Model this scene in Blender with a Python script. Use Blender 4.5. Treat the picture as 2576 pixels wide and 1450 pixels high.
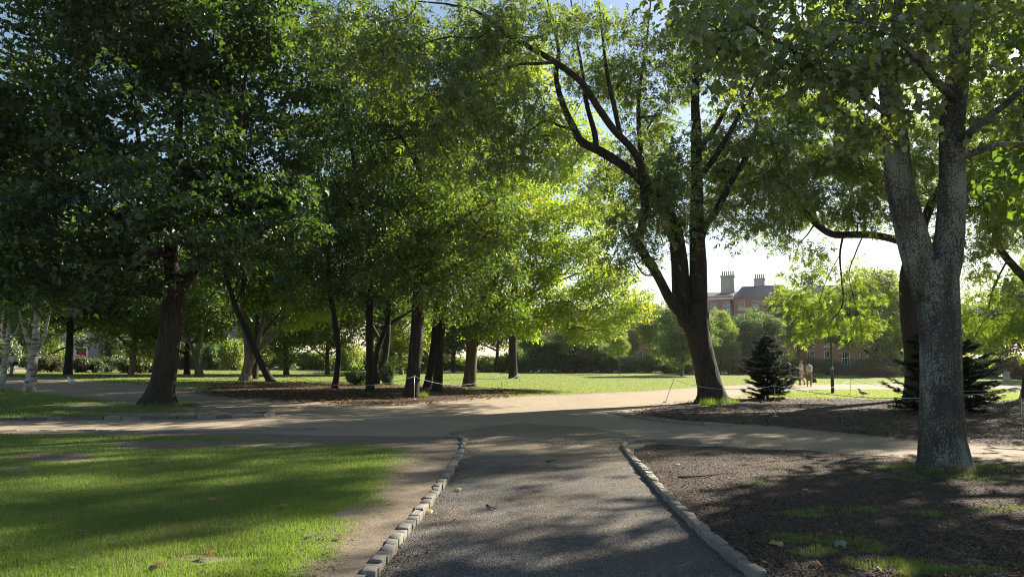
import bpy, math, random
import numpy as np
from mathutils import Vector, Matrix
from mathutils.geometry import delaunay_2d_cdt

for o in list(bpy.data.objects):
    bpy.data.objects.remove(o)
scn = bpy.context.scene
COL = scn.collection

# ------------------------------------------------------------------ camera
CAM_H = 1.68
PITCH = math.radians(5.55)
ROLL = math.radians(0.6)
FP = 1788.0            # focal length in units of a 2575 px wide frame
PW, PH = 2575.0, 1450.0
cam_d = bpy.data.cameras.new("camera")
cam_d.sensor_width = 36.0
cam_d.lens = 36.0 * FP / PW
cam_d.clip_end = 3000.0
cam_d.clip_start = 0.05
cam = bpy.data.objects.new("camera", cam_d)
COL.objects.link(cam)
_fw = Vector((0, math.cos(PITCH), math.sin(PITCH)))
_right0 = Vector((1, 0, 0))
_up0 = _right0.cross(_fw)
_rt = _right0 * math.cos(ROLL) + _up0 * math.sin(ROLL)
_up = _rt.cross(_fw)
_m = Matrix((( _rt.x, _up.x, -_fw.x, 0), (_rt.y, _up.y, -_fw.y, 0), (_rt.z, _up.z, -_fw.z, CAM_H), (0, 0, 0, 1)))
cam.matrix_world = _m
scn.camera = cam
RT, UP, FW = np.array(_rt), np.array(_up), np.array(_fw)
CAMP = np.array((0, 0, CAM_H))

# ------------------------------------------------------------------ sky, sun, exposure
SUN_AZ, SUN_EL = math.radians(46), math.radians(29)
world = bpy.data.worlds.new("World")
scn.world = world
world.use_nodes = True
wn = world.node_tree
wn.nodes.clear()
sky = wn.nodes.new("ShaderNodeTexSky")
sky.sky_type = 'NISHITA'
sky.sun_disc = False
sky.sun_elevation = SUN_EL
sky.sun_rotation = SUN_AZ
sky.altitude = 20
sky.air_density = 1.0
sky.dust_density = 0.6
sky.ozone_density = 1.5
bg = wn.nodes.new("ShaderNodeBackground")
bg.inputs["Strength"].default_value = 0.056
wo = wn.nodes.new("ShaderNodeOutputWorld")
tint = wn.nodes.new("ShaderNodeMix"); tint.data_type = 'RGBA'; tint.blend_type = 'MULTIPLY'
tint.inputs[0].default_value = 1.0
tint.inputs[7].default_value = (1.0, 0.955, 0.87, 1)
wn.links.new(sky.outputs[0], tint.inputs[6])
wn.links.new(tint.outputs[2], bg.inputs[0])
wn.links.new(bg.outputs[0], wo.inputs[0])
sun_d = bpy.data.lights.new("sun", 'SUN')
sun_d.energy = 5.0
sun_d.angle = math.radians(0.55)
sun_d.color = (1.0, 0.90, 0.74)
sun = bpy.data.objects.new("sun", sun_d)
COL.objects.link(sun)
_sd = Vector((math.sin(SUN_AZ) * math.cos(SUN_EL), math.cos(SUN_AZ) * math.cos(SUN_EL), math.sin(SUN_EL)))
sun.rotation_euler = (-_sd).to_track_quat('-Z', 'Y').to_euler()
sun.location = _sd * 80
scn.view_settings.view_transform = 'Standard'
scn.view_settings.look = 'None'
scn.view_settings.exposure = 1.75
scn.view_settings.gamma = 1.0
scn.view_settings.use_curve_mapping = False
scn.cycles.max_bounces = 7
scn.cycles.diffuse_bounces = 4
scn.cycles.glossy_bounces = 2
scn.cycles.transmission_bounces = 6
scn.cycles.caustics_reflective = False
scn.cycles.caustics_refractive = False
scn.cycles.sample_clamp_indirect = 3.0
scn.cycles.use_denoising = True
scn.cycles.denoiser = 'OPENIMAGEDENOISE'
scn.cycles.denoising_input_passes = 'RGB_ALBEDO_NORMAL'
scn.cycles.denoising_prefilter = 'NONE'
scn.cycles.filter_width = 1.05

# ------------------------------------------------------------------ helpers
rng = np.random.default_rng(11)
random.seed(5)

def ray(px, py):
    a = (px - PW / 2) / FP
    b = -(py - PH / 2) / FP
    return FW + RT * a + UP * b

def at(px, py, Y):
    d = ray(px, py)
    return CAMP + d * (Y / d[1])

def gp(px, py, z=0.0):
    d = ray(px, py)
    t = (z - CAM_H) / d[2]
    return CAMP + d * t

def gY(px, py):
    return float(gp(px, py)[1])

def proj(Pt):
    q = np.asarray(Pt) - CAMP
    y = q @ FW
    return np.stack([PW / 2 + FP * (q @ RT) / y, PH / 2 - FP * (q @ UP) / y, y], -1)

def _hash(ix, iy, iz, seed):
    h = (ix * 374761393 + iy * 668265263 + iz * 2147483647 + seed * 1274126177) & 0xFFFFFFFF
    h = ((h ^ (h >> 13)) * 1274126177) & 0xFFFFFFFF
    h = h ^ (h >> 16)
    return (h & 0xFFFF) / 65535.0

def vnoise(p, seed=0):
    p = np.asarray(p, float)
    if p.shape[-1] == 2:
        p = np.concatenate([p, np.zeros(p.shape[:-1] + (1,))], -1)
    i = np.floor(p).astype(np.int64)
    f = p - i
    f = f * f * (3 - 2 * f)
    r = 0
    for dx in (0, 1):
        wx = f[..., 0] if dx else 1 - f[..., 0]
        for dy in (0, 1):
            wy = f[..., 1] if dy else 1 - f[..., 1]
            for dz in (0, 1):
                wz = f[..., 2] if dz else 1 - f[..., 2]
                r = r + wx * wy * wz * _hash(i[..., 0] + dx, i[..., 1] + dy, i[..., 2] + dz, seed)
    return r

def fbm(p, seed=0, oct=3):
    p = np.asarray(p, float)
    r, a, s = 0, 0.5, 0
    for k in range(oct):
        r = r + a * vnoise(p * 2 ** k, seed + k * 17)
        s += a
        a *= 0.5
    return r / s

def mk_mesh(name, V, F, mats=None, smooth=False, attrs=None):
    """V (n,3); F one (m,k) array or a list of them; attrs {name: per-vertex float}"""
    if not isinstance(F, list):
        F = [F]
    F = [np.asarray(f, np.int64) for f in F if len(f)]
    V = np.asarray(V, np.float32)
    me = bpy.data.meshes.new(name)
    me.vertices.add(len(V))
    me.vertices.foreach_set("co", V.ravel())
    li = np.concatenate([f.ravel() for f in F])
    sz = np.concatenate([np.full(len(f), f.shape[1]) for f in F])
    st = np.concatenate([[0], np.cumsum(sz)[:-1]])
    me.loops.add(len(li))
    me.loops.foreach_set("vertex_index", li.astype(np.int32))
    me.polygons.add(len(sz))
    me.polygons.foreach_set("loop_start", st.astype(np.int32))
    if smooth:
        me.polygons.foreach_set("use_smooth", np.ones(len(sz), bool))
    if attrs:
        for k, v in attrs.items():
            a = me.attributes.new(k, 'FLOAT', 'POINT')
            a.data.foreach_set("value", np.asarray(v, np.float32))
    me.update(calc_edges=True)
    for m in (mats if isinstance(mats, (list, tuple)) else [mats]):
        if m is not None:
            me.materials.append(m)
    return me

def add(name, me, parent=None, loc=(0, 0, 0)):
    o = bpy.data.objects.new(name, me)
    o.location = loc
    COL.objects.link(o)
    if parent is not None:
        o.parent = parent
    return o

def tag(o, label=None, cat=None, group=None, kind=None):
    if label: o["label"] = label
    if cat: o["category"] = cat
    if group: o["group"] = group
    if kind: o["kind"] = kind
    return o

def root(name, loc, label, cat, group=None):
    o = bpy.data.objects.new(name, None)
    o.empty_display_size = 0.2
    o.location = loc
    COL.objects.link(o)
    return tag(o, label, cat, group)

def copy_tree(src, loc, rz=0.0, s=1.0):
    c = src.copy(); COL.objects.link(c)
    c.location = loc; c.rotation_euler = (0, 0, rz); c.scale = (s, s, s)
    for ch in src.children:
        d = ch.copy(); COL.objects.link(d); d.parent = c
        for g in ch.children:
            e = g.copy(); COL.objects.link(e); e.parent = d
    return c

class MB:
    """collects boxes, tubes, quads; build() -> one mesh object"""
    def __init__(s):
        s.V = []; s.T = []; s.Q = []; s.n = 0
    def put(s, V, T=None, Q=None):
        V = np.asarray(V, float)
        s.V.append(V)
        if T is not None and len(T): s.T.append(np.asarray(T) + s.n)
        if Q is not None and len(Q): s.Q.append(np.asarray(Q) + s.n)
        s.n += len(V)
        return s
    def box(s, x0, x1, y0, y1, z0, z1):
        V = [(x, y, z) for z in (z0, z1) for y in (y0, y1) for x in (x0, x1)]
        Q = [(0, 2, 3, 1), (4, 5, 7, 6), (0, 1, 5, 4), (2, 6, 7, 3), (0, 4, 6, 2), (1, 3, 7, 5)]
        return s.put(V, Q=Q)
    def quad(s, a, b, c, d):
        return s.put([a, b, c, d], Q=[(0, 1, 2, 3)])
    def tube(s, pts, rad, n=8, cap=True):
        V, Q, T = sweep_arrays(np.asarray(pts, float), np.broadcast_to(np.asarray(rad, float), (len(pts),)), n, cap)
        return s.put(V, T=T, Q=Q)
    def lathe(s, prof, n=16, axis=(0, 0, 0)):
        a = np.arange(n) / n * 2 * np.pi
        V = np.concatenate([np.stack([axis[0] + r * np.cos(a), axis[1] + r * np.sin(a), np.full(n, axis[2] + z)], -1) for r, z in prof])
        Q = []
        for k in range(len(prof) - 1):
            for i in range(n):
                j = (i + 1) % n
                Q.append((k * n + i, k * n + j, (k + 1) * n + j, (k + 1) * n + i))
        return s.put(V, Q=Q)
    def xf(s, M):
        s.V = [v @ np.asarray(M)[:3, :3].T + np.asarray(M)[:3, 3] for v in s.V]
        return s
    def mesh(s, name, mat, smooth=False):
        F = []
        if s.T: F.append(np.concatenate(s.T))
        if s.Q: F.append(np.concatenate(s.Q))
        return mk_mesh(name, np.concatenate(s.V), F, mat, smooth)
    def build(s, name, mat, parent=None, smooth=False, loc=(0, 0, 0)):
        return add(name, s.mesh(name, mat, smooth), parent, loc)

def frames(P):
    T = np.gradient(P, axis=0)
    T /= np.linalg.norm(T, axis=1, keepdims=True) + 1e-9
    N = np.zeros_like(P)
    u = np.array((1.0, 0, 0)) if abs(T[0, 0]) < 0.8 else np.array((0, 1.0, 0))
    u = u - T[0] * (u @ T[0]); u /= np.linalg.norm(u)
    for i in range(len(P)):
        u = u - T[i] * (u @ T[i]); u /= np.linalg.norm(u) + 1e-9
        N[i] = u
    return T, N, np.cross(T, N)

def sweep_arrays(P, R, n=8, cap=True, mod=None):
    T, N, B = frames(P)
    a = np.arange(n) / n * 2 * np.pi
    r = R[:, None] * np.ones((1, n))
    if mod is not None:
        r = r * mod
    V = P[:, None, :] + r[..., None] * (np.cos(a)[None, :, None] * N[:, None, :] + np.sin(a)[None, :, None] * B[:, None, :])
    m = len(P)
    V = V.reshape(-1, 3)
    i = np.arange(m - 1)[:, None]; j = np.arange(n)[None, :]; j2 = (j + 1) % n
    Q = np.stack([i * n + j, i * n + j2, (i + 1) * n + j2, (i + 1) * n + j], -1).reshape(-1, 4)
    Tt = []
    if cap:
        V = np.concatenate([V, P[:1], P[-1:]])
        for k in range(n):
            Tt.append((m * n, (k + 1) % n, k))
            Tt.append((m * n + 1, (m - 1) * n + k, (m - 1) * n + (k + 1) % n))
    return V, Q, np.array(Tt, np.int64).reshape(-1, 3)

def spline(P, step):
    P = np.asarray(P, float)
    if len(P) < 3:
        k = max(2, int(np.linalg.norm(P[-1, :3] - P[0, :3]) / step) + 1)
        t = np.linspace(0, 1, k)[:, None]
        return P[0] * (1 - t) + P[-1] * t
    Q = np.concatenate([[2 * P[0] - P[1]], P, [2 * P[-1] - P[-2]]])
    out = []
    for i in range(1, len(Q) - 2):
        k = max(2, int(np.linalg.norm(Q[i + 1, :3] - Q[i, :3]) / step) + 1)
        t = (np.arange(k) / k)[:, None]
        p0, p1, p2, p3 = Q[i - 1], Q[i], Q[i + 1], Q[i + 2]
        out.append(0.5 * (2 * p1 + (p2 - p0) * t + (2 * p0 - 5 * p1 + 4 * p2 - p3) * t ** 2 + (3 * p1 - p0 - 3 * p2 + p3) * t ** 3))
    out.append(P[-1:])
    return np.concatenate(out)

# ------------------------------------------------------------------ materials
class NT:
    def __init__(s, name):
        s.m = bpy.data.materials.new(name)
        s.m.use_nodes = True
        s.t = s.m.node_tree
        s.t.nodes.clear()
        s.out = s.t.nodes.new("ShaderNodeOutputMaterial")
    def n(s, typ, **kw):
        d = s.t.nodes.new("ShaderNode" + typ)
        for k, v in kw.items():
            if hasattr(d, k) and k not in d.inputs: setattr(d, k, v)
            else: s.set(d, k, v)
        return d
    def set(s, d, k, v):
        if hasattr(v, "is_output"): s.t.links.new(v, d.inputs[k])
        else: d.inputs[k].default_value = v
    def ramp(s, fac, stops, interp='LINEAR'):
        d = s.t.nodes.new("ShaderNodeValToRGB")
        d.color_ramp.interpolation = interp
        e = d.color_ramp.elements
        while len(e) < len(stops): e.new(0.5)
        for q, (p, c) in zip(e, stops):
            q.position = p
            q.color = (c, c, c, 1) if isinstance(c, (int, float)) else (*c, 1)
        s.t.links.new(fac, d.inputs[0])
        return d.outputs[0]
    def mix(s, fac, a, b, mode='MIX'):
        d = s.t.nodes.new("ShaderNodeMix")
        d.data_type = 'RGBA'; d.blend_type = mode
        for k, v in ((0, fac), (6, a), (7, b)):
            if hasattr(v, "is_output"): s.t.links.new(v, d.inputs[k])
            else:
                if k and len(v) == 3: v = (*v, 1)
                d.inputs[k].default_value = v
        return d.outputs[2]
    def math(s, op, a, b=0.0, clamp=False):
        d = s.t.nodes.new("ShaderNodeMath"); d.operation = op; d.use_clamp = clamp
        for k, v in ((0, a), (1, b)):
            if hasattr(v, "is_output"): s.t.links.new(v, d.inputs[k])
            else: d.inputs[k].default_value = v
        return d.outputs[0]
    def noise(s, scale, detail=3, rough=0.55, vec=None, dist=0.0):
        d = s.n("TexNoise")
        d.inputs["Scale"].default_value = scale; d.inputs["Detail"].default_value = detail
        d.inputs["Roughness"].default_value = rough; d.inputs["Distortion"].default_value = dist
        if vec is not None: s.t.links.new(vec, d.inputs["Vector"])
        return d.outputs["Fac"]
    def voro(s, scale, vec=None, feature='F1', out="Distance", rnd=1.0):
        d = s.n("TexVoronoi"); d.feature = feature
        d.inputs["Scale"].default_value = scale; d.inputs["Randomness"].default_value = rnd
        if vec is not None: s.t.links.new(vec, d.inputs["Vector"])
        return d.outputs[out]
    def pos(s, scale=None):
        g = s.n("NewGeometry").outputs["Position"]
        if scale is None: return g
        d = s.n("Mapping"); s.t.links.new(g, d.inputs["Vector"]); d.inputs["Scale"].default_value = scale
        return d.outputs[0]
    def obj(s, scale=(1, 1, 1)):
        g = s.n("TexCoord").outputs["Object"]
        d = s.n("Mapping"); s.t.links.new(g, d.inputs["Vector"]); d.inputs["Scale"].default_value = scale
        return d.outputs[0]
    def attr(s, name):
        d = s.n("Attribute"); d.attribute_name = name
        return d.outputs["Fac"]
    def bump(s, h, strength=0.5, dist=0.02):
        d = s.n("Bump"); d.inputs["Strength"].default_value = strength; d.inputs["Distance"].default_value = dist
        s.t.links.new(h, d.inputs["Height"])
        return d.outputs[0]
    def done(s, col, rough=0.9, normal=None, spec=0.3, metal=0.0):
        p = s.n("BsdfPrincipled")
        s.set(p, "Base Color", (*col, 1) if isinstance(col, tuple) and len(col) == 3 else col)
        s.set(p, "Roughness", rough); s.set(p, "Specular IOR Level", spec); s.set(p, "Metallic", metal)
        if normal is not None: s.t.links.new(normal, p.inputs["Normal"])
        s.t.links.new(p.outputs[0], s.out.inputs[0])
        return s.m

MATS = {}
def plain(name, col, rough=0.7, var=0.12, scale=6.0, metal=0.0, spec=0.3, bump=0.0):
    if name in MATS: return MATS[name]
    t = NT(name)
    f = t.noise(scale, 4, 0.6, t.obj())
    c = t.mix(f, tuple(x * (1 - var) for x in col), tuple(min(1, x * (1 + var)) for x in col))
    nb = t.bump(t.noise(scale * 8, 3, 0.6, t.obj()), bump, 0.01) if bump else None
    MATS[name] = t.done(c, rough, nb, spec, metal)
    return MATS[name]

def leaf_mat(name, base, var, trans, tip=None, tipamt=0.0, gloss=0.07, tfac=0.45):
    t = NT(name)
    rnd = t.n("NewGeometry").outputs["Random Per Island"]
    c = t.mix(rnd, base, var)
    big = t.noise(0.35, 2, 0.5, t.pos())
    c = t.mix(t.ramp(big, [(0.35, 0.0), (0.65, 1.0)]), c, tuple(x * 0.72 for x in var))
    tr = t.mix(rnd, trans, tuple((a * 0.6 + b * 0.4) for a, b in zip(trans, base)))
    if tip:
        n2 = t.math('ADD', t.math('MULTIPLY', t.noise(0.55, 3, 0.6, t.pos()), 0.75), t.math('MULTIPLY', rnd, 0.3))
        a = t.ramp(n2, [(0.62 - tipamt * 0.35, 0.0), (0.78 - tipamt * 0.35, 1.0)])
        c = t.mix(a, c, tip)
        tr = t.mix(a, tr, tuple(min(1, x * 1.7) for x in tip))
    df = t.n("BsdfDiffuse"); t.set(df, "Color", c)
    tl = t.n("BsdfTranslucent"); t.set(tl, "Color", tr)
    mx = t.n("MixShader"); mx.inputs[0].default_value = tfac
    t.t.links.new(df.outputs[0], mx.inputs[1]); t.t.links.new(tl.outputs[0], mx.inputs[2])
    gl = t.n("BsdfGlossy"); gl.inputs["Roughness"].default_value = 0.55
    gl.inputs["Color"].default_value = (0.9, 0.95, 1, 1)
    m2 = t.n("MixShader"); m2.inputs[0].default_value = gloss
    t.t.links.new(mx.outputs[0], m2.inputs[1]); t.t.links.new(gl.outputs[0], m2.inputs[2])
    t.t.links.new(m2.outputs[0], t.out.inputs[0])
    return t.m

def bark_mat(name, dark, light, ridge=9.0, bump=0.7, moss=None):
    t = NT(name)
    v = t.obj((ridge, ridge, ridge * 0.16))
    n1 = t.noise(1.0, 5, 0.65, v, 0.6)
    n2 = t.noise(1.3, 4, 0.6, t.obj())
    c = t.mix(t.ramp(n1, [(0.33, 0.0), (0.68, 1.0)]), dark, light)
    c = t.mix(t.ramp(n2, [(0.4, 0.0), (0.75, 0.6)]), c, tuple(x * 0.65 for x in light))
    if moss: c = t.mix(t.ramp(t.noise(2.2, 4, 0.6, t.obj()), [(0.5, 0.0), (0.7, 0.6)]), c, moss)
    h = t.math('ADD', n1, t.math('MULTIPLY', t.noise(14, 4, 0.6, t.obj((1, 1, 0.5))), 0.35))
    return t.done(c, 0.9, t.bump(h, bump, 0.05), 0.2)

DIRT = (0.34, 0.28, 0.205)
def dirt_color(t):
    p = t.pos()
    a = t.noise(0.5, 4, 0.6, p); b = t.noise(26, 4, 0.7, p); c3 = t.noise(110, 2, 0.7, p)
    c = t.mix(t.ramp(a, [(0.3, 0.0), (0.7, 1.0)]), tuple(x * 0.72 for x in DIRT), tuple(x * 1.1 for x in DIRT))
    c = t.mix(t.ramp(t.noise(2.3, 5, 0.7, t.pos((1.0, 0.45, 1.0)), 0.4), [(0.52, 0.0), (0.70, 0.55)]), c, (0.20, 0.165, 0.125))
    c = t.mix(t.ramp(b, [(0.3, 0.0), (0.7, 1.0)]), c, (0.25, 0.205, 0.155))
    c = t.mix(t.ramp(c3, [(0.5, 0.0), (0.8, 0.5)]), c, (0.45, 0.37, 0.28))
    return c, t.math('ADD', b, c3)

def ground_mats():
    t = NT("trodden_gravel"); c, h = dirt_color(t)
    MATS["dirt"] = t.done(c, 0.95, t.bump(h, 0.35, 0.012), 0.15)
    t = NT("verge_soil"); c, h = dirt_color(t); p = t.pos()
    c = t.mix(t.ramp(t.noise(5, 5, 0.7, p), [(0.35, 0.3), (0.7, 0.85)]), c, (0.115, 0.095, 0.075))
    c = t.mix(t.ramp(t.noise(38, 4, 0.75, p), [(0.58, 0.0), (0.72, 0.8)]), c, (0.045, 0.036, 0.03))
    MATS["soil"] = t.done(c, 0.95, t.bump(t.noise(40, 4, 0.7, p), 0.7, 0.025), 0.1)
    # grey bound gravel in the foreground, turning sandy where the paths meet
    t = NT("grey_gravel"); c, h = dirt_color(t); p = t.pos()
    g1 = t.voro(75, p); g2 = t.noise(60, 3, 0.7, p); g3 = t.noise(0.9, 5, 0.65, p)
    gc = t.mix(t.ramp(g2, [(0.25, 0.0), (0.8, 1.0)]), (0.075, 0.072, 0.07), (0.27, 0.26, 0.245))
    gc = t.mix(t.ramp(g3, [(0.40, 0.0), (0.60, 0.85)]), gc, (0.19, 0.16, 0.125))
    gc = t.mix(t.ramp(t.noise(3.1, 5, 0.7, p), [(0.5, 0.0), (0.72, 0.55)]), gc, (0.07, 0.066, 0.062))
    gc = t.mix(t.ramp(t.voro(140, p), [(0.0, 0.55), (0.28, 0.0)]), gc, (0.36, 0.34, 0.31))
    f = t.math('ADD', t.attr("blend"), t.math('MULTIPLY', t.math('SUBTRACT', t.noise(0.8, 6, 0.68, p, 0.5), 0.5), 2.6))
    c = t.mix(t.ramp(f, [(0.3, 0.0), (0.75, 1.0)]), gc, c)
    MATS["gravel"] = t.done(c, 0.95, t.bump(t.math('ADD', g1, g2), 1.0, 0.022), 0.15)
    for key, soil in (("lawn", None), ("lawn_front", (0.13, 0.108, 0.084))):
        t = NT("lawn_soil"); c, h = dirt_color(t); p = t.pos()
        if soil:
            c = t.mix(t.ramp(t.noise(5, 5, 0.7, p), [(0.35, 0.3), (0.7, 0.85)]), c, (0.115, 0.095, 0.075))
            c = t.mix(t.ramp(t.noise(38, 4, 0.75, p), [(0.58, 0.0), (0.72, 0.8)]), c, (0.045, 0.036, 0.03))
        gr = t.mix(t.noise(9, 4, 0.7, p), (0.085, 0.12, 0.024), (0.165, 0.215, 0.05))
        gr = t.mix(t.ramp(t.noise(0.4, 3, 0.6, p), [(0.35, 0.0), (0.7, 0.55)]), gr, (0.18, 0.19, 0.07))
        f = t.math('ADD', t.attr("cover"), t.math('MULTIPLY', t.math('SUBTRACT', t.noise(7, 4, 0.7, p), 0.5), 0.8))
        c = t.mix(t.ramp(f, [(0.25, 0.0), (0.6, 1.0)]), c, gr)
        MATS[key] = t.done(c, 0.95, t.bump(t.noise(45, 4, 0.7, p), 0.8, 0.03), 0.1)
    t = NT("bark_mulch"); c, h = dirt_color(t); p = t.pos()
    m1 = t.voro(26, p, out="Color"); m2 = t.noise(34, 5, 0.75, p); m3 = t.noise(0.6, 4, 0.6, p)
    mc = t.ramp(m2, [(0.3, (0.03, 0.023, 0.018)), (0.55, (0.065, 0.049, 0.038)), (0.75, (0.14, 0.105, 0.08)), (0.9, (0.26, 0.20, 0.15))])
    mc = t.mix(t.ramp(m3, [(0.45, 0.0), (0.75, 0.5)]), mc, (0.13, 0.095, 0.065))
    f = t.math('ADD', t.attr("cover"), t.math('MULTIPLY', t.math('SUBTRACT', t.noise(3.5, 5, 0.65, p), 0.5), 1.2))
    c = t.mix(t.ramp(f, [(0.25, 0.0), (0.6, 1.0)]), c, mc)
    MATS["mulch"] = t.done(c, 0.95, t.bump(t.math('ADD', m2, t.voro(26, p)), 0.9, 0.03), 0.2)
    t = NT("street_asphalt"); p = t.pos()
    MATS["asphalt"] = t.done(t.mix(t.noise(30, 4, 0.7, p), (0.04, 0.04, 0.042), (0.08, 0.08, 0.08)), 0.9)
    t = NT("granite_sett"); p = t.pos()
    r = t.n("ObjectInfo").outputs["Random"]
    c = t.mix(t.noise(55, 5, 0.75, p), (0.12, 0.113, 0.104), (0.33, 0.315, 0.285))
    c = t.mix(t.math('MULTIPLY', r, 0.8), c, (0.15, 0.138, 0.12))
    c = t.mix(t.ramp(t.noise(5, 4, 0.65, p), [(0.45, 0.0), (0.75, 0.7)]), c, (0.22, 0.18, 0.13))
    r_c = c
    MATS["sett"] = t.done(c, 0.8, t.bump(t.noise(70, 4, 0.7, p), 0.5, 0.008), 0.3)
ground_mats()
MATS["sett_dark"] = None
def _sd_mat():
    t = NT("dark_kerbstone"); p = t.pos()
    c = t.mix(t.noise(30, 5, 0.75, p), (0.06, 0.058, 0.055), (0.19, 0.18, 0.165))
    MATS["sett_dark"] = t.done(c, 0.85, t.bump(t.noise(60, 4, 0.7, p), 0.5, 0.008), 0.2)
_sd_mat()

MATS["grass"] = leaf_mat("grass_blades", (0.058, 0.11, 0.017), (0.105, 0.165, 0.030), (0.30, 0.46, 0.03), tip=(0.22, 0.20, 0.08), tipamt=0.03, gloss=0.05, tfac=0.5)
MATS["grass_sun"] = leaf_mat("sunlit_lawn_blades", (0.13, 0.185, 0.032), (0.19, 0.235, 0.052), (0.46, 0.58, 0.075), tip=(0.30, 0.26, 0.10), tipamt=0.06, gloss=0.05, tfac=0.5)  # lighter copy of the grass, with sunshine put into its colour
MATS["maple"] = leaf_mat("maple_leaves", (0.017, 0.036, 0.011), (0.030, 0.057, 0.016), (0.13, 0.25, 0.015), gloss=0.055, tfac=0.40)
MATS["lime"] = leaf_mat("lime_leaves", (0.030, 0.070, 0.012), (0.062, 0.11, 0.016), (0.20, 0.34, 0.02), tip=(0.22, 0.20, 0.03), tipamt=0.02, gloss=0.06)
MATS["limedark"] = leaf_mat("shaded_lime_leaves", (0.024, 0.056, 0.013), (0.045, 0.085, 0.018), (0.11, 0.21, 0.015), gloss=0.06, tfac=0.42)  # lime leaves darkened: the shade inside the canopy is painted in
MATS["limegold"] = leaf_mat("sunlit_turning_lime_leaves", (0.055, 0.105, 0.014), (0.10, 0.155, 0.02), (0.43, 0.60, 0.03), tip=(0.33, 0.22, 0.03), tipamt=0.02, gloss=0.05, tfac=0.6)  # lime leaves brightened, backlit glow put into the colour; tips turning
MATS["ash"] = leaf_mat("ash_leaves", (0.034, 0.068, 0.018), (0.062, 0.10, 0.026), (0.29, 0.40, 0.03), gloss=0.07, tfac=0.5)
MATS["ashgold"] = leaf_mat("sunlit_ash_leaves", (0.050, 0.10, 0.018), (0.092, 0.14, 0.024), (0.34, 0.49, 0.03), tip=(0.30, 0.26, 0.03), tipamt=-0.1, gloss=0.05, tfac=0.5)  # yellower ash leaves; their sunlit look is partly put into the colour
MATS["plane"] = leaf_mat("plane_leaves", (0.060, 0.105, 0.034), (0.10, 0.15, 0.044), (0.36, 0.48, 0.04), tip=(0.24, 0.26, 0.03), tipamt=0.0, gloss=0.11, tfac=0.45)
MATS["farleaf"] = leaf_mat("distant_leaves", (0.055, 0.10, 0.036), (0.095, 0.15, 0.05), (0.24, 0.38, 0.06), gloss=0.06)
MATS["farlit"] = leaf_mat("sunlit_distant_leaves", (0.10, 0.16, 0.03), (0.16, 0.21, 0.04), (0.38, 0.52, 0.05), tip=(0.30, 0.22, 0.04), tipamt=0.03, gloss=0.05, tfac=0.5)  # lit copy of the distant leaves, sunlight painted into a paler green
MATS["shrub"] = leaf_mat("shrub_leaves", (0.045, 0.080, 0.028), (0.085, 0.125, 0.045), (0.20, 0.32, 0.05), gloss=0.09, tfac=0.35)
MATS["hedge"] = leaf_mat("hedge_leaves", (0.05, 0.06, 0.025), (0.10, 0.095, 0.045), (0.16, 0.17, 0.05), gloss=0.05)
MATS["drygrass"] = leaf_mat("dry_shrub_leaves", (0.13, 0.10, 0.045), (0.20, 0.15, 0.07), (0.30, 0.22, 0.08), gloss=0.03)
MATS["yew"] = leaf_mat("yew_needles", (0.02, 0.038, 0.019), (0.042, 0.068, 0.03), (0.05, 0.08, 0.02), gloss=0.05, tfac=0.2)
MATS["birchleaf"] = leaf_mat("birch_leaves", (0.05, 0.10, 0.02), (0.09, 0.14, 0.03), (0.26, 0.40, 0.04), gloss=0.06)
MATS["litter"] = leaf_mat("fallen_leaf_litter", (0.10, 0.055, 0.025), (0.26, 0.15, 0.06), (0.22, 0.11, 0.04), gloss=0.04, tfac=0.2)
MATS["chips"] = leaf_mat("mulch_chips", (0.035, 0.025, 0.02), (0.15, 0.11, 0.08), (0.05, 0.03, 0.02), gloss=0.03, tfac=0.03)

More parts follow.
